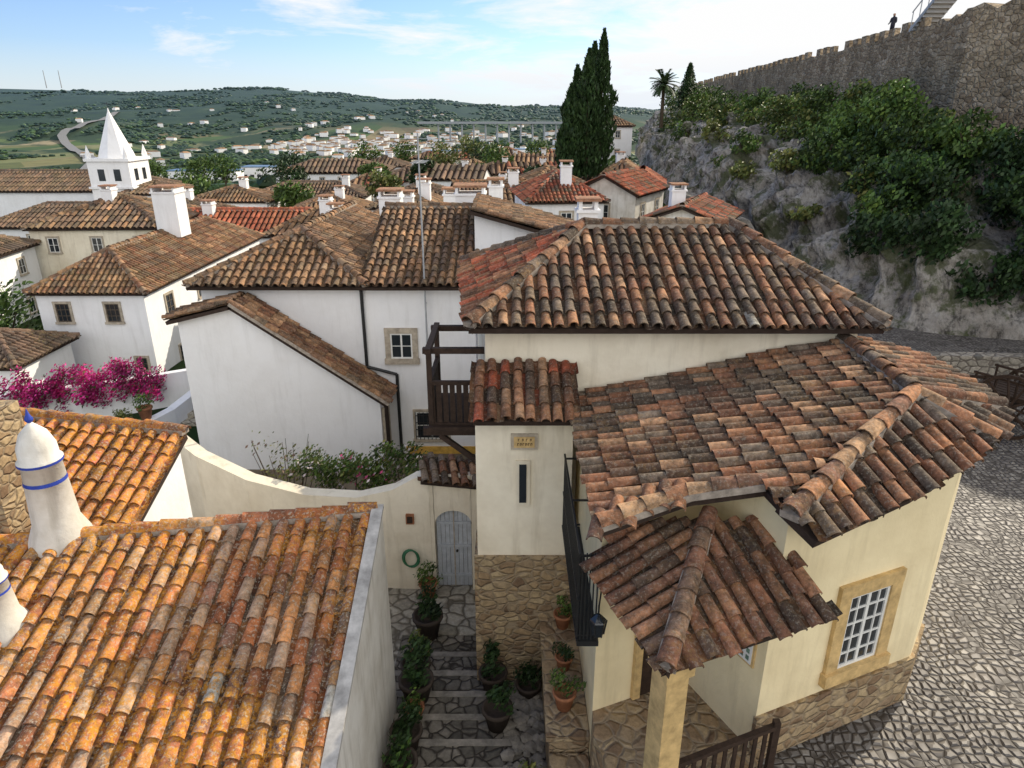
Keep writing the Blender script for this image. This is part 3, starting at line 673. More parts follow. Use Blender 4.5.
R=MB(); rectroof(R,-62,-42,80,90,-8.0,1.8,PAL_DK,.3,(0,1),False,.45,1.2,chan=False); rectroof(R,-41.5,-38,76,84,-7.9,1.0,PAL_DK,.3,(1,1),False,.45,1.2,chan=False)
R.obj('nave_roof',[M_TFAR,M_DECK,M_MORT],H)
house('long_town_house',-47,-30,62,70,-9.3,1.6,PAL_DK,-14,'x',(1,1),.02,None,lod=1)
for nm,c,z0,z1,s in(('white_chimney',(2.05,19.2),-4.2,-2.45,.26),('white_chimney',(-1.6,27.5),-4.5,-2.85,.55),('white_chimney',(-.7,31),-4.5,-2.9,.3),('white_chimney',(-5.2,30.5),-5.2,-3.3,.45)):
    w=MB(); chimney(w,c[0],c[1],z0,z1,s); w.obj(nm,[M_WHITE,M_TFAR])
H=house('house_behind',.6,5.5,17.6,21.5,-3.9,1.0,PAL_DK,-9,'x',(1,1),0,None,False,0)
# ================================================================ ground
xs=[-5000,-3500,-2500,-1800,-1300,-1000]+list(range(-800,-200,50))+list(range(-200,-60,12))+list(range(-60,60,5))+list(range(60,400,40))+list(range(400,1200,100))+[1500,2000,2600,3400,4500]
xs=sorted(set(xs)); ys=sorted(set([-80,-40,-10]+list(range(0,160,6))+list(range(160,400,15))+list(range(400,1000,40))+list(range(1000,3400,60))+[3600,4000,5000,7000]))
G=MB(); vs=[(x,y,zg(x,y)-.25) for y in ys for x in xs]; nx=len(xs)
G.add(vs,[(j*nx+i,j*nx+i+1,(j+1)*nx+i+1,(j+1)*nx+i) for j in range(len(ys)-1) for i in range(nx-1)],0,(1,1,1),True)
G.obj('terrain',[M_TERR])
w=MB()
prism(w,[(1.9,-6),(45,-6),(45,30),(7,31),(7,16),(1.9,16)],-10.6,-8.15,0); w.obj('cobbled_street',[M_COB])
w=MB()
box(w,-2.3,2.0,11.02,11.6,-10.9,-10.2,0)
for i in range(12):
    y1=11.0-i*.62; z1=-10.2+.11*(i+1)
    box(w,-2.3,2.0,y1-.62,y1-.13,-10.9,z1,0); box(w,-2.3,2.0,y1-.13,y1,-10.9,z1+.012,1)
w.obj('stepped_lane',[M_DRY,M_NOSE])
w=MB(); prism(w,[(-9,9.0),(-2.31,9.3),(-2.31,11.62),(1.0,11.62),(1.0,13.3),(-9,15.2)],-10.9,-10.196,0); w.obj('flagstone_yard',[M_PALE])
w=MB(); prism(w,[(-9,15.21),(-.4,13.5),(-.4,20),(-9.2,20)],-10.9,-10.2,0); w.obj('garden_ground',[M_EARTH])
w=MB(); prism(w,[(-26,20),(-9.3,18),(-9.3,31),(-30,31)],-12.6,[-11.3,-10.9,-11.5,-12.2],0); w.obj('courtyard_ground',[M_PALE])
ROAD=[V(p) for p in((-330,560),(-405,690),(-465,810),(-640,1080),(-860,1400),(-960,1700),(-1090,2050))]
def strip(name,pts,wd,mat,lift=.6):
    w=MB(); vs=[];fs=[]
    P=[]
    for i in range(len(pts)-1):
        for k in range(8): P.append(V(pts[i]).lerp(V(pts[i+1]),k/8))
    P.append(V(pts[-1]))
    for i,p in enumerate(P):
        d=(P[min(i+1,len(P)-1)]-P[max(0,i-1)]).normalized(); s=V((-d.y,d.x))*wd/2
        for q in(p+s,p-s): vs.append((q.x,q.y,zg(p.x,p.y)+lift))
    for i in range(len(P)-1): fs.append((2*i,2*i+1,2*i+3,2*i+2))
    w.add(vs,fs); w.obj(name,[mat])
M_ASPH=simple('road_surface',(.2,.2,.2),.9,.2)
strip('country_road',ROAD,15,M_ASPH,2.5)
strip('country_road',[(-600,560),(-405,640),(-200,700),(60,900)],9,M_ASPH,1.8)
w=MB()
for i in range(330):
    q=random.random()
    if q<.75: y=random.gauss(1300,170); x=random.gauss(-.14,.12)*y
    else: y=random.uniform(700,2300); x=random.uniform(-.6,.1)*y
    z=zg(x,y); a=random.uniform(0,3); s=random.uniform(4,9); d=random.uniform(3,6)
    ux,uy=V((math.cos(a)*s,math.sin(a)*s,0)),V((-math.sin(a)*d,math.cos(a)*d,0)); h=random.uniform(2.2,4)
    c=V((x,y,z+h)); obox(w,c,ux,uy,(0,0,h),0)
    t=V((x,y,z+2*h)); vs=[t-ux*1.05-uy*1.05,t+ux*1.05-uy*1.05,t+ux*1.05+uy*1.05,t-ux*1.05+uy*1.05,t-ux*.6+V((0,0,1.6)),t+ux*.6+V((0,0,1.6))]
    w.add(vs,[(0,1,5,4),(1,2,5),(2,3,4,5),(3,0,4)],1,pick(PAL_TOWN))
w.obj('distant_village',[M_WHITE,M_TFAR])
w=MB()
for x,y,a,b,h in((-255,600,28,9,4.5),(-215,640,22,10,5),(-290,560,14,8,4),(-170,690,30,8,3.5),(-60,900,45,12,5),(30,950,30,12,5)):
    z=zg(x,y); box(w,x-a,x+a,y-b,y+b,z,z+h*2,0); box(w,x-a-.5,x+a+.5,y-b-.5,y+b+.5,z+h*2,z+h*2+.8,1)
    for k in range(int(a/3)): box(w,x-a+1.5+k*6,x-a+5+k*6,y-b-.1,y-b,z+2,z+4,2)
w.obj('warehouse_buildings',[M_WHITE,simple('blue_sheet_roof',(.12,.2,.32),.6,.3),M_GLASS])
H=MB()
for i in range(14):
    x=-125+i*20; cyl(H,(x,1250,-60),(x,1250,-14),1.6,1.6,6,0)
box(H,-160,170,1245,1255,-14,-10.5,0); H.obj('viaduct',[simple('viaduct_concrete',(.3,.32,.34),.9,.1)])
H=MB()
for k in(-.62,-.60): cyl(H,(k*3000,3000,100),(k*3000,3000,165),2,1.2,6,0)
H.obj('radio_masts',[M_GALV])
# ---------------------------------------------------------------- vegetation
def leaves(mb,c,rad,n,size,cols,clump=12,cr=.35,mi=0):
    c=V(c); rad=V(rad); K=[]
    for i in range(clump):
        while 1:
            p=V([random.uniform(-1,1) for _ in range(3)])
            if p.length<1: break
        p=p*(.75+.25*random.random()) ; K.append((p,random.uniform(.6,1.35)))
    for i in range(n):
        kp,kb=random.choice(K)
        q=V([random.gauss(0,1) for _ in range(3)]); q=q.normalized()*cr*random.random()**.4
        p=kp+q; w=c+V((p.x*rad.x,p.y*rad.y,p.z*rad.z))
        s=size*random.uniform(.6,1.4)
        a=V([random.gauss(0,1) for _ in range(3)]).normalized(); b=a.orthogonal().normalized(); e=a.cross(b)
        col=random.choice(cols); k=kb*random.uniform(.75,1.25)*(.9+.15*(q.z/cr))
        mb.add([w-b*s,w-e*s*.45,w+b*s,w+e*s*.45],[(0,1,2,3)],mi,tuple(x*k for x in col))
def tree(name,base,h,rad,cols,n=2500,size=.14,clump=22,trunk=.18):
    mb=MB(); b=V(base); c=b+V((0,0,h-rad[2]*.8))
    cyl(mb,b-V((0,0,.5)),c,trunk,trunk*.5,8,1)
    for i in range(5):
        t=random.uniform(0,6.28); cyl(mb,b+(c-b)*random.uniform(.5,.9),c+V((math.cos(t)*rad[0]*.6,math.sin(t)*rad[1]*.6,random.uniform(-.2,.5)*rad[2])),trunk*.4,trunk*.12,6,1)
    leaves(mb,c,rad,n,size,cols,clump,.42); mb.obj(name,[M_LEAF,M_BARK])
GRN=[(.065,.12,.022),(.09,.15,.03),(.045,.085,.018),(.12,.18,.035)]
DGR=[(.026,.055,.016),(.038,.072,.02),(.02,.042,.012)]
OLV=[(.15,.18,.045),(.19,.19,.05),(.10,.13,.035)]
def cypress(name,x,y,z,h,r,n=4600):
    mb=MB(); cyl(mb,(x,y,z-1),(x,y,z+h*.8),.25,.05,7,1)
    for i in range(n):
        t=random.random()**.9; prof=math.sin(math.pi*min(1,(t*.93+.07))**.62)**.8 if t<.99 else .05
        rr=r*prof*(.78+.35*noise.noise(V((x,t*9,0))))*random.uniform(.6,1.05); a=random.uniform(0,6.283)
        rr*=1+.3*noise.noise(V((math.cos(a)*1.5+x,math.sin(a)*1.5,t*h*.6)))
        w=V((x+rr*math.cos(a),y+rr*math.sin(a),z+.3+t*h)); s=random.uniform(.12,.26)
        b=V((random.gauss(0,.3)+.3*math.cos(a),random.gauss(0,.3)+.3*math.sin(a),1)).normalized(); e=b.orthogonal().normalized(); e=(Quaternion(b,random.uniform(0,6.28))@e)
        k=random.uniform(.6,1.3); col=random.choice(DGR)
        mb.add([w-b*s*1.3,w-e*s*.55,w+b*s*1.5,w+e*s*.55],[(0,1,2,3)],0,tuple(q*k for q in col))
    mb.obj(name,[M_LEAF,M_BARK])
cypress('cypress_tree',9.6,80,-6.5,14.4,1.9); cypress('cypress_tree',8.0,78.5,-6.5,12.4,2.0); cypress('cypress_tree',6.2,78,-6.8,9.4,1.9); cypress('cypress_tree',8.9,82,-6.5,13.4,1.9); cypress('cypress_tree',7.0,80.5,-6.5,11.0,1.9)
# cliff
base=[(40,20),(32,23),(22,25),(16,27),(13.6,31),(13,38),(13.2,48),(14.2,62),(15.5,78),(17,95),(19.5,112),(23,135),(32,170)]
top=[(44,24),(34,26.5),(28,30),(24.7,34.5),(22.8,39),(23.2,43.5),(24.2,50),(25.6,63),(26.8,79),(28.1,96),(29.2,112),(31,135),(38,170)]
zb=[-8.3]*6+[-8.6,-8.2,-7.6,-6.8,-6.4,-6.5,-8]
zt=[-1.6,-1.6,-1.6,-1.6,-1.5,-1.1,-.6,-.2,.2,.5,.8,1,0]
def cl(u,v):
    i=min(int(u),len(base)-2); f=u-i
    def cr(P):
        g=lambda k:np.array(P[min(max(k,0),len(P)-1)],dtype=float); p0,p1,p2,p3=g(i-1),g(i),g(i+1),g(i+2)
        return .5*((2*p1)+(-p0+p2)*f+(2*p0-5*p1+4*p2-p3)*f*f+(-p0+3*p1-3*p2+p3)*f**3)
    b=cr([(*p,z) for p,z in zip(base,zb)]); t=cr([(*p,z) for p,z in zip(top,zt)])
    zz=1-(1-v)**2.3; hh=v**1.15
    p=V((b[0]+(t[0]-b[0])*hh,b[1]+(t[1]-b[1])*hh,b[2]+(t[2]-b[2])*zz))
    amp=min(1,v*6,(1-v)*5+.1)
    q=p*.33; d=noise.fractal(q,1.0,2.1,5); d2=noise.ridged_multi_fractal(V((p.x*.55,p.y*.55,p.z*.3)),1.0,2.0,4,1.0,2.0)
    return p+V((-.9,-.4,.45))*(d*1.5+(d2-1)*.6)*amp
mb=MB(); nu,nv=380,70; U=[12*i/nu for i in range(nu+1)]
vs=[cl(a,j/nv) for j in range(nv+1) for a in U]
mb.add(vs,[(j*(nu+1)+i,(j+1)*(nu+1)+i,(j+1)*(nu+1)+i+1,j*(nu+1)+i+1) for j in range(nv) for i in range(nu)],0,(1,1,1),False)
mb.obj('rock_cliff',[M_ROCK])
mb=MB(); tp=[cl(a,1) for a in U[::10]]; vs=tp+[V((p.x+30,p.y,p.z)) for p in tp]; k=len(tp)
mb.add(vs,[(i,i+1,i+1+k,i+k) for i in range(k-1)],0); mb.obj('hilltop_ground',[M_EARTH])
H=empty('castle_city_wall')
w=MB(); wp=[(46,18),(33,27.5),(28.5,31.5),(26,35.5),(24.4,40),(24.6,44),(25.3,49),(26.2,56),(27.6,70),(29,88),(30.4,106),(32,125),(36,150)]
zt_=[8.4,7.0,6.2,5.5,5.05,4.75]+[4.75]*7
fine=[]
for i in range(len(wp)-1):
    m_=12
    for k in range(m_):
        t=k/m_; a,b=V(wp[i]),V(wp[i+1]); p=a.lerp(b,t); z=zt_[i]+(zt_[i+1]-zt_[i])*t
        fine.append((p.x,p.y,z+.5*noise.noise(V((p.x*1.3,p.y*1.3,0)))*(1 if i<5 else .4)))
wallstrip(w,fine,1.6,-3)
n=len(wp)
for i in range(5,n-1):
    a,b=V((*wp[i],0)),V((*wp[i+1],0)); d=(b-a); Ls=d.length; d.normalize(); s=V((-d.y,d.x,0)); kk=int(Ls/1.7)
    for j in range(kk):
        if random.random()<.1: continue
        c=a+d*(j+.5)*(Ls/kk)+s*.62; c.z=4.95; obox(w,c,d*.52,s*.17,V((0,0,.3+random.uniform(-.07,.05))),0)
w.obj('wall',[M_CASTLE],H)
w=MB()
for i in range(13): obox(w,(24.5,46.2-.3*i,4.8+.2*i),(.6,0,0),(0,.16,0),(0,0,.1),0)
for s in(-.6,.6): beam(w,(24.5+s,46.4,4.7),(24.5+s,42.4,7.3),.06,.2,0); beam(w,(24.5+s,46.4,5.7),(24.5+s,42.4,8.3),.05,.05,0)
for s in(-.6,.6):
    for i in range(6): beam(w,(24.5+s,46.3-.75*i,4.8+.49*i),(24.5+s,46.3-.75*i,5.75+.49*i),.04,.04,0)
w.obj('wall_stairs',[M_GALV],H)
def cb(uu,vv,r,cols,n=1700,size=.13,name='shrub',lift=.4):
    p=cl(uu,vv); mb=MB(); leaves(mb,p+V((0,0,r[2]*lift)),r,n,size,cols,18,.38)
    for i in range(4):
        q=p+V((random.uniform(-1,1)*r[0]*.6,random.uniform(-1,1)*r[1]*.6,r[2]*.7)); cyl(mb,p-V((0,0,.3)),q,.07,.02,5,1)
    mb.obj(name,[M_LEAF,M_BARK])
for uu,vv,r,c,n in [
 (3.35,.42,(2.6,2.0,1.9),DGR+GRN[:1],4200),(2.9,.5,(2.8,2.0,2.1),DGR,4500),(2.45,.42,(2.8,2.0,2.1),DGR+GRN[:1],4500),(2.0,.5,(3,2,2.0),DGR,4200),(1.5,.45,(3,2,2),DGR,3000),
 (2.7,.72,(2.6,1.8,1.3),GRN+DGR,3000),(3.2,.72,(2.2,1.6,1.2),GRN,2600),(2.1,.75,(2.6,1.6,1.2),GRN+DGR,2600),(1.5,.8,(2.6,1.6,1.1),GRN,2200),(3.0,.24,(2.0,1.5,1.4),DGR,2400),(2.2,.24,(2.2,1.5,1.4),DGR,2400),(2.6,.14,(1.8,1.3,1.2),DGR,1900),(3.45,.22,(1.4,1.2,1.0),DGR,1300),
 (3.7,.66,(2.0,1.8,1.5),GRN+DGR,2800),(3.9,.86,(1.8,1.8,1.1),GRN+OLV,2200),(3.75,.46,(1.6,1.5,1.2),DGR+GRN,1700),
 (4.2,.72,(2.1,2.2,2.0),GRN,3400),(4.6,.84,(2.1,2.4,2.0),GRN+DGR,3200),(4.45,.56,(1.8,1.8,1.5),GRN+DGR,2400),(5.0,.72,(2.3,2.6,2.2),GRN,3400),(5.3,.88,(2.2,2.2,2.0),GRN+OLV,2800),(5.3,.6,(1.8,2.2,1.6),GRN,2400),(5.7,.76,(2.3,2.6,2.2),GRN,3200),(4.9,.5,(1.5,1.6,1.2),GRN+DGR,1600),
 (6.05,.6,(1.7,2.2,1.5),OLV+GRN,1900),(6.1,.84,(2.2,2.6,2.0),GRN,2600),(6.5,.7,(2.1,3,2.0),GRN+OLV,2400),(6.9,.86,(2.3,3,2.0),GRN,2200),(7.1,.66,(2,3,1.8),GRN+OLV,2000),(7.5,.8,(2.3,3,2.1),GRN,2200),(7.8,.62,(2.2,3,1.8),OLV+GRN,1900),
 (8.2,.8,(2.6,3.4,2.2),GRN,2000),(8.5,.6,(2.4,3,2.1),OLV+GRN,1900),(9,.75,(3,3,2.4),GRN,1900),(9.1,.5,(2.6,3,2.0),GRN+OLV,1600),(9.6,.7,(3,3,2.4),GRN+DGR,1700),(10.2,.7,(3,4,2.4),GRN,1500),(8.3,.4,(2.0,2.6,1.5),GRN,1200),(7.3,.45,(1.4,2,1.1),OLV,900),(9.4,.35,(2.0,2.6,1.5),GRN,1000),(10,.45,(2.4,3,1.8),OLV+GRN,1000),
 (4.0,.42,(1.2,1.2,.8),OLV+DGR,900),(5.2,.4,(1.1,1.3,.8),OLV,800),(6.3,.42,(1.1,1.6,.9),GRN,800),(4.6,.25,(.8,.9,.5),OLV,500),(5.8,.3,(.9,1.1,.6),OLV,500),(3.6,.3,(1.2,1.2,.9),GRN,900),(6.8,.3,(1.0,1.6,.8),GRN+OLV,700)]:
    cb(uu,vv,r,c,n,.14 if uu<7 else .19)
def palm(x,y,z,h):
    mb=MB(); cyl(mb,(x,y,z),(x,y,z+h),.25,.18,8,1)
    for i in range(70):
        a=random.uniform(0,6.283); el=random.uniform(-.6,1.3); L=random.uniform(1.6,2.1); p=V((x,y,z+h)); d=V((math.cos(a)*math.cos(el),math.sin(a)*math.cos(el),math.sin(el)))
        s=V((-math.sin(a),math.cos(a),0))
        for k in range(6):
            q=p+d*(L/6)
            mb.add([p-s*.05,q-s*.05,q+s*.05,p+s*.05],[(0,1,2,3)],0,(.05,.08,.03))
            for sg in(-1,1):
                for mm in(.2,.5,.8):
                    o=p.lerp(q,mm); mb.add([o,o+d*.12,o+s*sg*.36+d*.2+V((0,0,-.1))],[(0,1,2)],0,(.05,.08,.03))
            p=q; d=(d+V((0,0,-.16))).normalized()
    mb.obj('palm_tree',[M_LEAF,M_BARK])
palm(18.6,92,-1.5,5.0)
mb=MB(); cyl(mb,(22.6,96,-1),(22.6,96,6.0),.2,.05,7,1)
for i in range(2600):
    t=random.random(); rr=(1-t)*2.0+.15; a=random.uniform(0,6.28); q=random.uniform(.3,1)
    w_=V((22.6+rr*q*math.cos(a),96+rr*q*math.sin(a),.9+t*5.2-rr*q*.25)); s=random.uniform(.14,.28); b=V([random.gauss(0,1) for _ in range(3)]).normalized(); e=b.orthogonal().normalized()
    mb.add([w_-b*s,w_-e*s*.4,w_+b*s,w_+e*s*.4],[(0,1,2,3)],0,random.choice(DGR))
mb.obj('conifer_tree',[M_LEAF,M_BARK])
tree('broadleaf_tree',(-30,30,-13),4.6,(2.5,2.5,2),GRN+OLV,2500,.15)
tree('broadleaf_tree',(-25.5,33,-13),5.2,(2.2,2.5,2.4),GRN,2500,.15)
for x,y,h,c in((-12,128,7,OLV),(-45,100,7,GRN),(-60,110,8,GRN),(-8,150,8,OLV),(-75,95,8,GRN),(-30,150,8,GRN),(5,150,7,GRN),(14,92,6,GRN),(11.5,66,5,GRN),(-52,130,9,GRN),(-20,105,6,GRN),(-36,66,5,GRN),(-60,140,9,GRN),(-75,150,9,GRN),(-90,140,8,OLV),(-42,140,8,DGR),(-100,120,8,GRN),(-22,150,8,GRN),(12,140,7,DGR),(-12,95,6,DGR),(-3,112,7,GRN),(-24,78,5.5,GRN),(2,88,5.5,DGR),(-33,104,7,DGR),(-14,80,5.5,OLV),(-5,130,7,DGR)):
    tree('broadleaf_tree',(x,y,zg(x,y)),h,(3.2,3.2,2.6) if h>6 else (2.2,2.2,1.9),c,1100,.28)
ico=[];t_=(1+5**.5)/2
for a,b,c in((-1,t_,0),(1,t_,0),(-1,-t_,0),(1,-t_,0),(0,-1,t_),(0,1,t_),(0,-1,-t_),(0,1,-t_),(t_,0,-1),(t_,0,1),(-t_,0,-1),(-t_,0,1)): ico.append(V((a,b,c)).normalized())
icf=[(0,11,5),(0,5,1),(0,1,7),(0,7,10),(0,10,11),(1,5,9),(5,11,4),(11,10,2),(10,7,6),(7,1,8),(3,9,4),(3,4,2),(3,2,6),(3,6,8),(3,8,9),(4,9,5),(2,4,11),(6,2,10),(8,6,7),(9,8,1)]
mb=MB(); cnt=0
while cnt<16000:
    y=random.uniform(170,1500) if random.random()<.42 else random.uniform(1200,3400); x=random.uniform(-.85,.25)*y
    nn=noise.noise(V((x*.005,y*.0035,9)))+.4*noise.noise(V((x*.02,y*.012,4)))
    if nn<(.05 if y<1500 else -.12)+.1*random.random(): continue
    if 500<y<2050 and min([abs(x-(a.x+(b.x-a.x)*(y-a.y)/(b.y-a.y))) for a,b in zip(ROAD,ROAD[1:]) if a.y<=y<b.y]+[1e9])<24: continue
    cnt+=1; z=zg(x,y); r=random.uniform(1.6,3.4)*(1+y/3200); haze_mix=min(.42,max(0,(y-300))*.00015)
    col=random.choice(GRN[:3]+DGR*3); k=random.uniform(.6,1.1); col=tuple(c*k*(1-haze_mix)+h*haze_mix for c,h in zip(col,HAZE_COL))  # far trees get the same haze mixed into their tint
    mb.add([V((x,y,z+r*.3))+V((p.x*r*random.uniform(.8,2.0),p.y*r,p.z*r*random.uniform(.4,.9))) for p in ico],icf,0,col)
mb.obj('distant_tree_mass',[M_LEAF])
MAG=[(.5,.02,.17),(.6,.05,.27),(.42,.015,.12)]
mb=MB()
for i in range(11):
    t=i/10; leaves(mb,(-18.9+4.6*t,24.0+1.35*t,-9.95+.3*t+.2*math.sin(i*1.7)),(.7,.5,.8),800,.065,MAG*3+GRN[:1],8,.5)
mb.obj('bougainvillea',[M_LEAF])
w=MB(); wallstrip(w,[(-19.5,24.2,-9.9),(-15.5,25.4,-9.75),(-12.9,26.4,-9.6)],.3,-12)
wallstrip(w,[(-12.9,26.4,-9.6),(-12.6,29,-9.5)],.3,-12); w.obj('courtyard_wall',[M_WHITE])
w=MB(); 
for i in range(6): box(w,-12.6+.02*i,-9.3,23.0+i*.5,23.5+i*.5,-12,-10.9+.16*i,0)
w.obj('courtyard_steps',[M_PALE])
w=MB(); wallstrip(w,[(-13.4,21.4,-10.2),(-12.6,23.4,-10.1),(-12.2,26,-9.9)],.35,-12); wallstrip(w,[(-11,22.5,-10.3),(-9.4,22.4,-10.3)],.25,-12); w.obj('step_side_wall',[M_WHITE])
def pot(name,x,y,z,s=1,cols=GRN,mat=None,rad=.22):
    mb=MB(); lathe(mb,(x,y,z),[(.02,0),(.1*s,0),(.15*s,.24*s),(.17*s,.25*s),(.17*s,.29*s),(.14*s,.29*s),(.13*s,.24*s),(.01,.24*s)],14,1)
    leaves(mb,(x,y,z+.42*s),(rad*s,rad*s,.22*s),300,.032*s,cols,9,.5); mb.obj(name,[M_LEAF,mat or M_TERRA])
for x,y,z,s,c in((-13.1,22.6,-10.15,1.6,GRN),(-13.3,21.7,-10.2,1.4,OLV),(-11.5,24.4,-10.6,1.4,GRN),(-1.9,12.9,-10.2,1.3,GRN),(-1.8,10.7,-10.1,1.1,OLV),(-1.7,9.1,-9.85,1.1,GRN),(.9,9.9,-8.5,1.0,GRN),(.85,8.9,-8.5,.9,DGR),(.8,8.1,-8.5,1.1,GRN),(.3,7.3,-9.5,1.2,OLV)):
    pot('potted_plant',x,y,z,s,c)
for x,y,z,s,c in((-1.75,11.6,-10.2,1.9,DGR),(-1.8,10.1,-10.0,1.7,DGR+GRN[:1]),(-1.72,9.6,-9.95,1.9,DGR),(-1.72,8.4,-9.75,1.6,DGR),(-.35,9.9,-10,1.6,DGR),(.3,9.7,-10,1.4,DGR),(-.25,8.9,-9.8,1.6,DGR),(-1.7,7.7,-9.6,1.6,DGR+GRN[:1])):
    pot('potted_plant',x,y,z,s,c,M_DKPOT,.15)
mb=MB(); 
for i in range(5): leaves(mb,(-4.6+.55*i,14.6,-7.9+.12*math.sin(i*2)),(.6,.5,.6),1000,.05,GRN*2+OLV+([(.75,.65,.66)] if i!=2 else [(.65,.1,.25)]),9,.5)
for i in range(6): cyl(mb,(-4.4+.45*i,14.6,-10.2),(-4.4+.45*i+random.uniform(-.3,.3),14.6,-7.9),.03,.01,5,1)
mb.obj('flowering_shrub',[M_LEAF,M_BARK])
mb=MB(); leaves(mb,(-5.6,15.2,-8.2),(.9,.5,.9),350,.05,OLV+[(.2,.13,.09)],10,.5)
for i in range(12): cyl(mb,(-5.6,15.2,-10.2),(-5.6+random.uniform(-1,1),15.2+random.uniform(-.4,.4),-7.5+random.uniform(-.5,.3)),.02,.006,4,1)
mb.obj('bare_shrub',[M_LEAF,M_BARK])
cv=bpy.data.curves.new('garden_hose','CURVE'); cv.dimensions='3D'; cv.bevel_depth=.018; sp=cv.splines.new('POLY'); pts=[]
for i in range(90):
    t=i*.35; pts.append((-2.3+.17*math.cos(t)+i*.0006,13.06-i*.0004,-9.3+.22*math.sin(t)))
sp.points.add(len(pts)-1)
for q,p in zip(sp.points,pts): q.co=(*p,1)
o=bpy.data.objects.new('garden_hose',cv); o.data.materials.append(simple('green_hose',(.02,.12,.05),.5,.4)); SC.collection.objects.link(o)
mb=MB()
for i in range(200):
    x,y=random.uniform(-.1,.55),random.uniform(7.0,10.0); r=random.uniform(.05,.12); z=-10.2+.11*max(0,int((11-y)/.62)+1)
    mb.add([V((x,y,z+r*.3))+V((p.x*r*random.uniform(.8,1.4),p.y*r*random.uniform(.8,1.3),p.z*r*.7)) for p in ico],icf,0)
mb.obj('rubble_stones',[M_NOSE])
# wooden cart
H=empty('wooden_cart'); w=MB()
def wheel(w,c,r,ax):
    c=V(c); ax=V(ax).normalized(); a=ax.orthogonal().normalized(); b=ax.cross(a); N=20
    P=[c+a*math.cos(6.2832*i/N)*r+b*math.sin(6.2832*i/N)*r for i in range(N)]
    for i in range(N): beam(w,P[i],P[(i+1)%N],.07,.09,0)
    for i in range(0,N,2): beam(w,c,P[i],.04,.05,0)
    cyl(w,c-ax*.14,c+ax*.14,.1,.1,10,0)
ax=V((.85,.5,0)).normalized(); c0=V((13.3,17.0,-7.3))
wheel(w,c0,.85,ax); wheel(w,c0+ax*1.4,.85,ax); cyl(w,c0,c0+ax*1.4,.04,.04,8,0)
pd=V((-.5,.85,0)).normalized()
for i in range(6): beam(w,c0+ax*(.2+.2*i)+V((0,0,.25))-pd*1.1,c0+ax*(.2+.2*i)+V((0,0,.25))+pd*1.1,.16,.04,0)
for s in(.15,1.25):
    beam(w,c0+ax*s+V((0,0,.2))-pd*2.4,c0+ax*s+V((0,0,.2))+pd*1.15,.07,.09,0); beam(w,c0+ax*s+V((0,0,.65))-pd*1.1,c0+ax*s+V((0,0,.65))+pd*1.1,.05,.06,0)
    for k in range(5): q=c0+ax*s+pd*(-1.05+.52*k); beam(w,q+V((0,0,.25)),q+V((0,0,.68)),.04,.05,0)
w.obj('cart_body',[M_WOOD],H)
w=MB(); wallstrip(w,[(9,21.2,-7.55),(12,22.2,-7.5),(17,21.6,-7.4),(24,20.5,-7.3)],.45,-8.4); w.obj('low_stone_wall',[M_ROUGHW])
w=MB()
for i in range(10):
    t=i/9; p=V((10,19.4,-8.15)).lerp(V((19,18.6,-8.15)),t); beam(w,p,p+V((0,0,1.05)),.1,.1,0)
for z in(.5,.95): beam(w,(10,19.4,-8.15+z),(19,18.6,-8.15+z),.07,.09,0)
w.obj('wooden_street_railing',[M_WOOD])
def person(name,loc,face):
    J={'pel':(0,0,.92),'sp':(0,.01,1.15),'ch':(0,.02,1.36),'nk':(0,.02,1.5),'hd0':(0,.01,1.58),'hd1':(0,-.01,1.70),
       'la':(.19,.02,1.42),'le':(.26,.0,1.15),'lh':(.22,-.2,1.02),'ra':(-.19,.02,1.42),'re':(-.26,0,1.15),'rh':(-.2,-.2,1.04),
       'lk':(.11,-.03,.5),'lf':(.12,.02,.08),'lt':(.12,-.14,.04),'rk':(-.11,.0,.5),'rf':(-.12,.06,.08),'rt':(-.12,-.1,.04),'lp':(.1,0,.88),'rp':(-.1,0,.88)}
    Rr={'pel':.14,'sp':.13,'ch':.15,'nk':.06,'hd0':.09,'hd1':.1,'la':.065,'le':.05,'lh':.035,'ra':.065,'re':.05,'rh':.035,'lk':.06,'lf':.045,'lt':.035,'rk':.06,'rf':.045,'rt':.035,'lp':.09,'rp':.09}
    E=[('pel','sp'),('sp','ch'),('ch','nk'),('nk','hd0'),('hd0','hd1'),('ch','la'),('la','le'),('le','lh'),('ch','ra'),('ra','re'),('re','rh'),('pel','lp'),('lp','lk'),('lk','lf'),('lf','lt'),('pel','rp'),('rp','rk'),('rk','rf'),('rf','rt')]
    ks=list(J); me=bpy.data.meshes.new(name); me.from_pydata([J[k] for k in ks],[(ks.index(a),ks.index(b)) for a,b in E],[])
    o=bpy.data.objects.new(name,me); SC.collection.objects.link(o); m=o.modifiers.new('s','SKIN'); 
    for i,k in enumerate(ks): me.skin_vertices[0].data[i].radius=(Rr[k],Rr[k]*.85)
    me.skin_vertices[0].data[0].use_root=True
    m2=o.modifiers.new('ss','SUBSURF'); m2.levels=m2.render_levels=2; o.location=loc; o.rotation_euler=(0,0,face)
    k=NT('person_clothes',.9,.1); tc=k.n('ShaderNodeTexCoord'); z=k.sep(tc.outputs['Object'])[2]
    r=k.ramp(k.math('MULTIPLY',z,.5),[(0,(.03,.03,.04)),(.47,(.03,.035,.06)),(.48,(.05,.05,.06)),(.76,(.05,.05,.06)),(.77,(.4,.25,.18)),(.83,(.4,.25,.18)),(.84,(.03,.02,.015))]); k.color(r)
    n=[q for q in k.t.nodes if q.type=='VALTORGB'][0]; n.color_ramp.interpolation='CONSTANT'; me.materials.append(k.m)
person('person_on_wall',(25.6,52.0,4.65),-1.2)
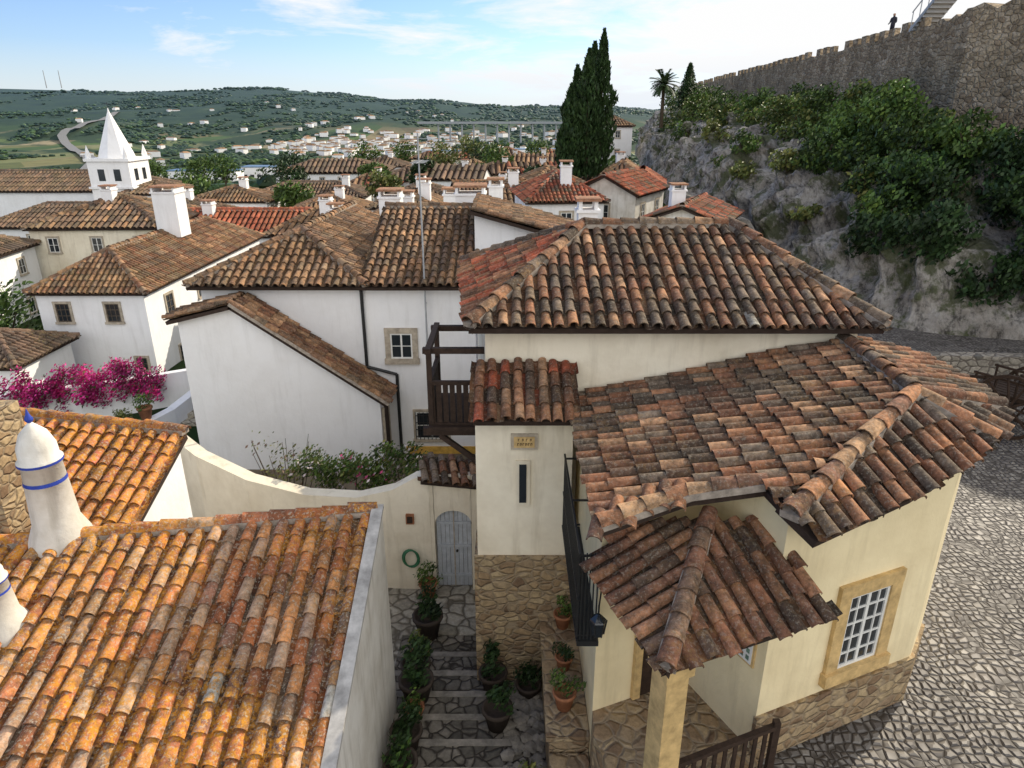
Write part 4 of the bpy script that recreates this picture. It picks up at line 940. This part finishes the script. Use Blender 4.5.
# ---------------------------------------------------------------- light, sky, camera
AZ,EL=math.radians(43),math.radians(31)
s=V((math.cos(EL)*math.cos(AZ),math.cos(EL)*math.sin(AZ),math.sin(EL)))
ld=bpy.data.lights.new('sun','SUN'); ld.energy=5; ld.angle=math.radians(.5); ld.color=(1,.90,.74)
lo=bpy.data.objects.new('sun',ld); lo.rotation_mode='QUATERNION'; lo.rotation_quaternion=s.to_track_quat('Z','Y'); lo.location=(60,40,60); SC.collection.objects.link(lo)
W=bpy.data.worlds.new('World'); SC.world=W; W.use_nodes=True; nt=W.node_tree; bg=nt.nodes['Background']; bg.inputs[1].default_value=.12
NN=nt.nodes.new; LL=nt.links.new
def wm(op,a,b=None,c=None,clamp=False):
    n=NN('ShaderNodeMath'); n.operation=op; n.use_clamp=clamp
    for i,x in enumerate((a,b,c)):
        if x is None: continue
        if isinstance(x,bpy.types.NodeSocket): LL(x,n.inputs[i])
        else: n.inputs[i].default_value=x
    return n.outputs[0]
def wmix(f,a,b,mode='MIX'):
    n=NN('ShaderNodeMix'); n.data_type='RGBA'; n.blend_type=mode
    for i,x in((0,f),(6,a),(7,b)):
        if isinstance(x,bpy.types.NodeSocket): LL(x,n.inputs[i])
        elif i==0: n.inputs[0].default_value=x
        else: n.inputs[i].default_value=(*x,1)
    return n.outputs[2]
sky=NN('ShaderNodeTexSky'); sky.sky_type='NISHITA'; sky.sun_disc=False; sky.sun_elevation=EL; sky.sun_rotation=math.pi/2-AZ; sky.altitude=80; sky.dust_density=.3; sky.air_density=1.0; sky.ozone_density=2.0
skc=wmix(1.0,sky.outputs[0],(1.0,1.12,1.45),'MULTIPLY')
tc=NN('ShaderNodeTexCoord'); sp=NN('ShaderNodeSeparateXYZ'); LL(tc.outputs['Generated'],sp.inputs[0])
X,Y,Z=sp.outputs
dv=NN('ShaderNodeVectorMath'); dv.operation='DIVIDE'; cb_=NN('ShaderNodeCombineXYZ'); dz=wm('ADD',Z,.12)
for i in range(3): LL(dz,cb_.inputs[i])
LL(tc.outputs['Generated'],dv.inputs[0]); LL(cb_.outputs[0],dv.inputs[1])
nz=NN('ShaderNodeTexNoise'); nz.inputs['Scale'].default_value=.8; nz.inputs['Detail'].default_value=8; nz.inputs['Roughness'].default_value=.62; nz.inputs['Distortion'].default_value=.3; LL(dv.outputs[0],nz.inputs['Vector'])
back_fill=wm('MAXIMUM',wm('MULTIPLY',Y,-1.0),0)  # unseen cloud cover added behind the camera to fill shaded walls
cov=wm('ADD',wm('MULTIPLY_ADD',X,.34,nz.outputs['Fac']),wm('MULTIPLY',back_fill,.35))
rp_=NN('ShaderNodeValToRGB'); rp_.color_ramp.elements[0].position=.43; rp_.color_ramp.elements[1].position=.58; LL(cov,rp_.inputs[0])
cl_b=wm('MULTIPLY_ADD',back_fill,6.0,8.3)  # clouds behind the camera made brighter, as added fill light
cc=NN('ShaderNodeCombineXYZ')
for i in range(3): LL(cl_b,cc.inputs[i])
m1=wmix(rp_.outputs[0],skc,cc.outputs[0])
hr=NN('ShaderNodeMapRange'); hr.inputs[1].default_value=0; hr.inputs[2].default_value=.08; hr.inputs[3].default_value=.8; hr.inputs[4].default_value=0; LL(Z,hr.inputs[0])
m2=wmix(hr.outputs[0],m1,(6.5,7.1,7.9))
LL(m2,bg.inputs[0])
cd=bpy.data.cameras.new('cam'); cd.sensor_width=36; cd.lens=36*690/1024; cd.clip_start=.1; cd.clip_end=12000
co=bpy.data.objects.new('camera',cd); co.rotation_euler=(math.radians(90-21.3),0,0); SC.collection.objects.link(co); SC.camera=co
SC.view_settings.view_transform='Standard'; SC.view_settings.look='None'; SC.view_settings.exposure=0
